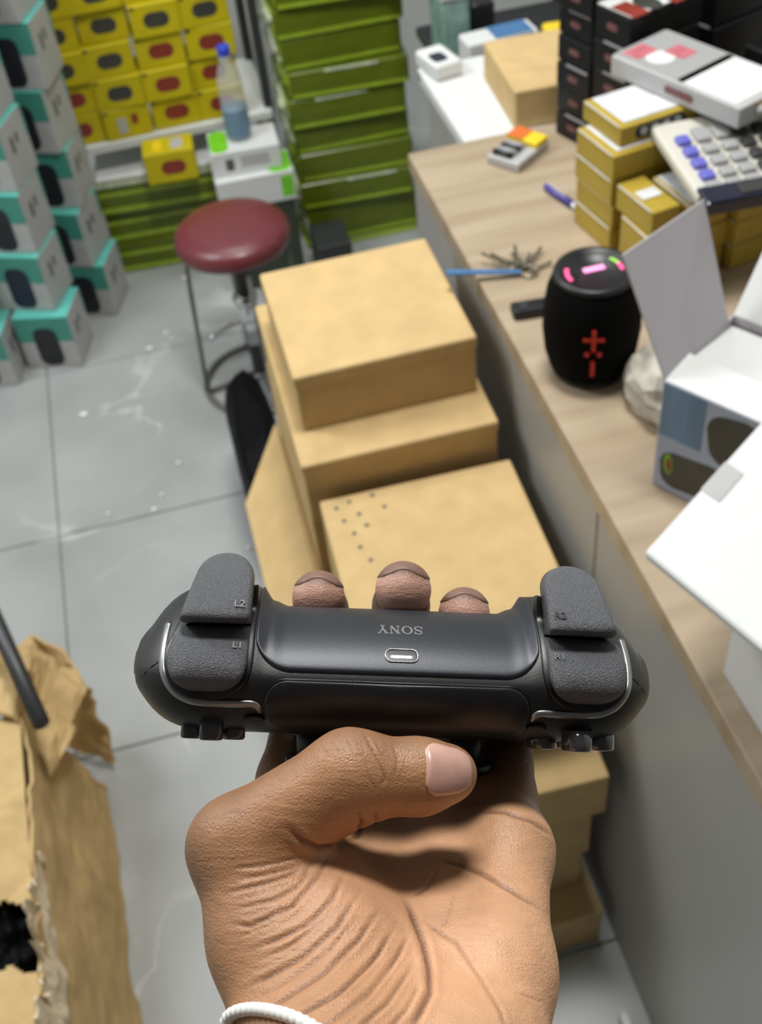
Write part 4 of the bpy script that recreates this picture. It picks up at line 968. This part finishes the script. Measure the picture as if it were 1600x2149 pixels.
k_ = 360 / (360 - P[:, 1]); U = np.stack([P[:, 0] * k_, P[:, 2] * k_], 1); face = np.clip((g[:, 1] + .15) * 1.6, 0, 1) * (P[:, 1] > -40)
disp = np.zeros(N, np.float32)
for pts, dep, wd in CRS:
    lo_, hi_ = np.min(pts, 0) - 5, np.max(pts, 0) + 5; sel = np.where(((U > lo_) & (U < hi_)).all(1) & (face > 0))[0]
    if not len(sel): continue
    Q = U[sel]; best = np.full(len(sel), 99., np.float32); tt = np.zeros(len(sel), np.float32); nseg = len(pts) - 1
    for i in range(nseg):
        a = np.array(pts[i]); b = np.array(pts[i + 1]); ba = b - a; t = np.clip(((Q - a) @ ba) / (ba @ ba), 0, 1); dd = np.linalg.norm(Q - a - t[:, None] * ba, axis=1)
        m = dd < best; best[m] = dd[m]; tt[m] = (i + t[m]) / nseg
    taper = np.clip(np.minimum(tt, 1 - tt) * 5, .15, 1); x = best / (wd * .8)
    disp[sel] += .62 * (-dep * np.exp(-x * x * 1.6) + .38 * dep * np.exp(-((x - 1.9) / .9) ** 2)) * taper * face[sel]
P = P + g * disp[:, None]
# skin colour, edge and crease shade painted in; darker on the back of thumb and fingers, paler in the palm
allp = palm + thumb + [c_ for fg in fingers for c_ in fg]
W = np.zeros(N); C3 = np.zeros((N, 3))
for (a, ra, b, rb, c_) in allp:
    wgt = np.exp(-np.clip(sd_cone(P, a, ra, b, rb), -1, 60) / 3.2); W += wgt; C3 += wgt[:, None] * np.array(c_)
C3 /= W[:, None]
def blend(mask, col): 
    global C3
    C3 = C3 * (1 - mask[:, None]) + np.array(col) * mask[:, None]
def sst(x, a, b): t = np.clip((x - a) / (b - a), 0, 1); return t * t * (3 - 2 * t)
# back of the hand and forearm (skin facing away from the palm)
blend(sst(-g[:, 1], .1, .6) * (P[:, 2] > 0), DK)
blend(sst(-U[:, 0], 52, 68) * (P[:, 2] > 30) * .6, (.13, .066, .04))  # left edge: darker dorsal skin, plus shading painted in
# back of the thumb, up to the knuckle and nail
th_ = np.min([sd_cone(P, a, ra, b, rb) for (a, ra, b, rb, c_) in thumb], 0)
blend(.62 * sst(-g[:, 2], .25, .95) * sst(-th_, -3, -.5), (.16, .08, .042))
blend(.35 * sst(-U[:, 0], 30, 62) * (P[:, 2] > 25) * (P[:, 1] > -20), (.20, .10, .05))  # shading towards the left side, painted into the skin colour
# finger pads
for fg, amt in zip(fingers, (.75, .85, .95, .9)):
    tip = np.array(fg[2][2]); r = np.linalg.norm((P - tip), axis=1)
    blend(amt * sst(-r, -15, -10) * sst(P[:, 2] - tip[2], -7.0, -2.0) * sst(P[:, 1] - tip[1], -4, 2), PK)
blend(.75 * np.clip(-disp / .7, 0, 1), (.12, .05, .028))  # crease shade painted in, darker where the skin is carved deeper
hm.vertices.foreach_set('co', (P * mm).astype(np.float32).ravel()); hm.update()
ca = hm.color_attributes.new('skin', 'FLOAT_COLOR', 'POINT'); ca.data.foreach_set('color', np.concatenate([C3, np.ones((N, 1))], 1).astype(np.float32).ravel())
hm.polygons.foreach_set('use_smooth', [True] * len(hm.polygons))
def skin_mat():
    m = bpy.data.materials.new('skin'); m.use_nodes = True; nt = m.node_tree; b = nt.nodes['Principled BSDF']
    at_ = nt.nodes.new('ShaderNodeAttribute'); at_.attribute_name = 'skin'
    tc = nt.nodes.new('ShaderNodeTexCoord'); n = nt.nodes.new('ShaderNodeTexNoise'); n.inputs['Scale'].default_value = 160; n.inputs['Detail'].default_value = 6
    nt.links.new(tc.outputs['Object'], n.inputs['Vector'])
    mr_ = nt.nodes.new('ShaderNodeMapRange'); mr_.inputs[3].default_value = .82; mr_.inputs[4].default_value = 1.18; nt.links.new(n.outputs[0], mr_.inputs[0])
    mx = nt.nodes.new('ShaderNodeVectorMath'); mx.operation = 'SCALE'; nt.links.new(at_.outputs['Color'], mx.inputs[0]); nt.links.new(mr_.outputs[0], mx.inputs['Scale'])
    nt.links.new(mx.outputs[0], b.inputs['Base Color']); b.inputs['Roughness'].default_value = .48; b.inputs['Subsurface Weight'].default_value = .12; b.inputs['Subsurface Radius'].default_value = (.004, .0015, .0008); b.inputs['Subsurface Scale'].default_value = .6
    vo = nt.nodes.new('ShaderNodeTexVoronoi'); vo.feature = 'DISTANCE_TO_EDGE'; vo.inputs['Scale'].default_value = 900; nt.links.new(tc.outputs['Object'], vo.inputs['Vector'])
    ad = nt.nodes.new('ShaderNodeMath'); ad.operation = 'ADD'; nt.links.new(vo.outputs[0], ad.inputs[0]); nt.links.new(n.outputs[0], ad.inputs[1])
    mp = nt.nodes.new('ShaderNodeMapping'); mp.inputs['Rotation'].default_value = (0, math.radians(-45), 0); mp.inputs['Scale'].default_value = (60, 200, 420); nt.links.new(tc.outputs['Object'], mp.inputs[0])
    n2 = nt.nodes.new('ShaderNodeTexNoise'); n2.inputs['Scale'].default_value = 1; n2.inputs['Detail'].default_value = 4; n2.inputs['Distortion'].default_value = .6; nt.links.new(mp.outputs[0], n2.inputs['Vector'])
    ad2 = nt.nodes.new('ShaderNodeMath'); ad2.operation = 'MULTIPLY_ADD'; ad2.inputs[1].default_value = 1.6; nt.links.new(n2.outputs[0], ad2.inputs[0]); nt.links.new(ad.outputs[0], ad2.inputs[2]); ad = ad2
    bp = nt.nodes.new('ShaderNodeBump'); bp.inputs['Strength'].default_value = .4; bp.inputs['Distance'].default_value = .0006
    nt.links.new(ad.outputs[0], bp.inputs['Height']); nt.links.new(bp.outputs[0], b.inputs['Normal'])
    return m
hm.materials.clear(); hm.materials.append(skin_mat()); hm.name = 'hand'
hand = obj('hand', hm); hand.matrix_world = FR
tag(hand, 'left hand gripping the game controller, thumb across its lower edge and fingertips behind', 'hand')
# nails
def nail(tip, along, across, up, L, Wd, m, curve=.35, parent=hand, name='fingernail'):
    tip, along, across, up = (Vector(x) for x in (tip, along, across, up)); v = []; f = []; nu, nv = 12, 12
    for s in (0, 1):
        for j in range(nv + 1):
            for i in range(nu + 1):
                a = -1 + 2 * i / nu; t = j / nv; wv = Wd / 2 * (1 - .75 * max(0, t - .62) ** 1.0 * (t - .62) / .1444 * .5 if t > .62 else 1) * (1 - .35 * max(0, (.22 - t) / .22) ** 2)
                x = a * wv; yv = -curve * Wd * (a * a) * .5 * (wv / (Wd / 2)) ** 2 - .10 * L * (2 * t - 1) ** 2 * .35
                v.append((tip - along * (L * (1 - t)) + across * x + up * (yv + (.25 if not s else -.8))) * mm)
    NN = (nu + 1) * (nv + 1)
    for j in range(nv):
        for i in range(nu):
            a = j * (nu + 1) + i; q = (a, a + 1, a + nu + 2, a + nu + 1); f.append(q); f.append(tuple(NN + x for x in reversed(q)))
    edge = [i for i in range(nu + 1)] + [j * (nu + 1) + nu for j in range(1, nv + 1)] + [nv * (nu + 1) + i for i in range(nu - 1, -1, -1)] + [j * (nu + 1) for j in range(nv - 1, 0, -1)]
    for k in range(len(edge)): a, b = edge[k], edge[(k + 1) % len(edge)]; f.append((b, a, NN + a, NN + b))
    vv = np.array([tuple(x) for x in v], np.float32) / mm     # lay the nail on the skin
    tgt = np.concatenate([np.full(NN, .40), np.full(NN, -.7)]).astype(np.float32)
    for _ in range(4):
        gr = grad(vv); vv = vv - gr * np.clip(field(vv) - tgt, -2.5, 2.5)[:, None] * .9
    return obj(name, M_(name, (vv * mm).tolist(), f, m, True), parent)
tn = PC(1006, 1612, 14); 
na = Vector((.945, -.30, .06)).normalized(); nu_ = Vector((.28, .93, -.24)); nu_ = (nu_ - na * nu_.dot(na)).normalized()
nail(PC(1004, 1605, 14.6), na, nu_.cross(na), nu_, 16, 13.2, 'nail', .36, name='thumbnail')
for fg, L in zip(fingers[:3], (10, 11, 10)):
    t_ = Vector(fg[2][2]); d_ = (t_ - Vector(fg[2][0])).normalized(); ac = Vector((1, 0, 0)); up_ = ac.cross(d_).normalized()
    if up_.z > 0: up_ = -up_
    nail(t_ + d_ * 8.6 + up_ * 6.0, d_, ac, up_, L, 13, 'nail2', .5)
# white beaded cord round the wrist
wc_ = Vector(PC(790, 2350, 61)); axd = (Vector(PC(860, 2500, 86)) - Vector(PC(850, 2190, 42))).normalized(); e1 = Vector((1, 0, 0)); e1 = (e1 - axd * e1.dot(axd)).normalized(); e2 = axd.cross(e1)
br = thing('bracelet', 'thin white beaded cord bracelet around the wrist', 'bracelet'); br.matrix_world = FR
pts = []
for i in range(110):
    a = 2 * math.pi * i / 110; d_ = (e1 * math.cos(a) + e2 * math.sin(a)); o_ = wc_ - axd * (14 * math.cos(a + math.pi)) * 0
    # march outward to the skin
    lo_, hi_ = 5., 90.
    for _ in range(24):
        mdl = (lo_ + hi_) / 2; q = o_ + d_ * mdl + axd * (mdl * .85 * math.cos(a)); 
        if float(field(np.array([q], np.float32))[0]) < 1.2: lo_ = mdl
        else: hi_ = mdl
    pts.append(q)
obj('cord', tube([p * mm for p in pts], .0010, 'cord', 8, True), br)
bead = blob((0, 0, 0), .0021, .0021, .0018, 'cord', 0, 1, 2, 0, 'bead')
for i, p in enumerate(pts): obj('bead', bead, br, p * mm)
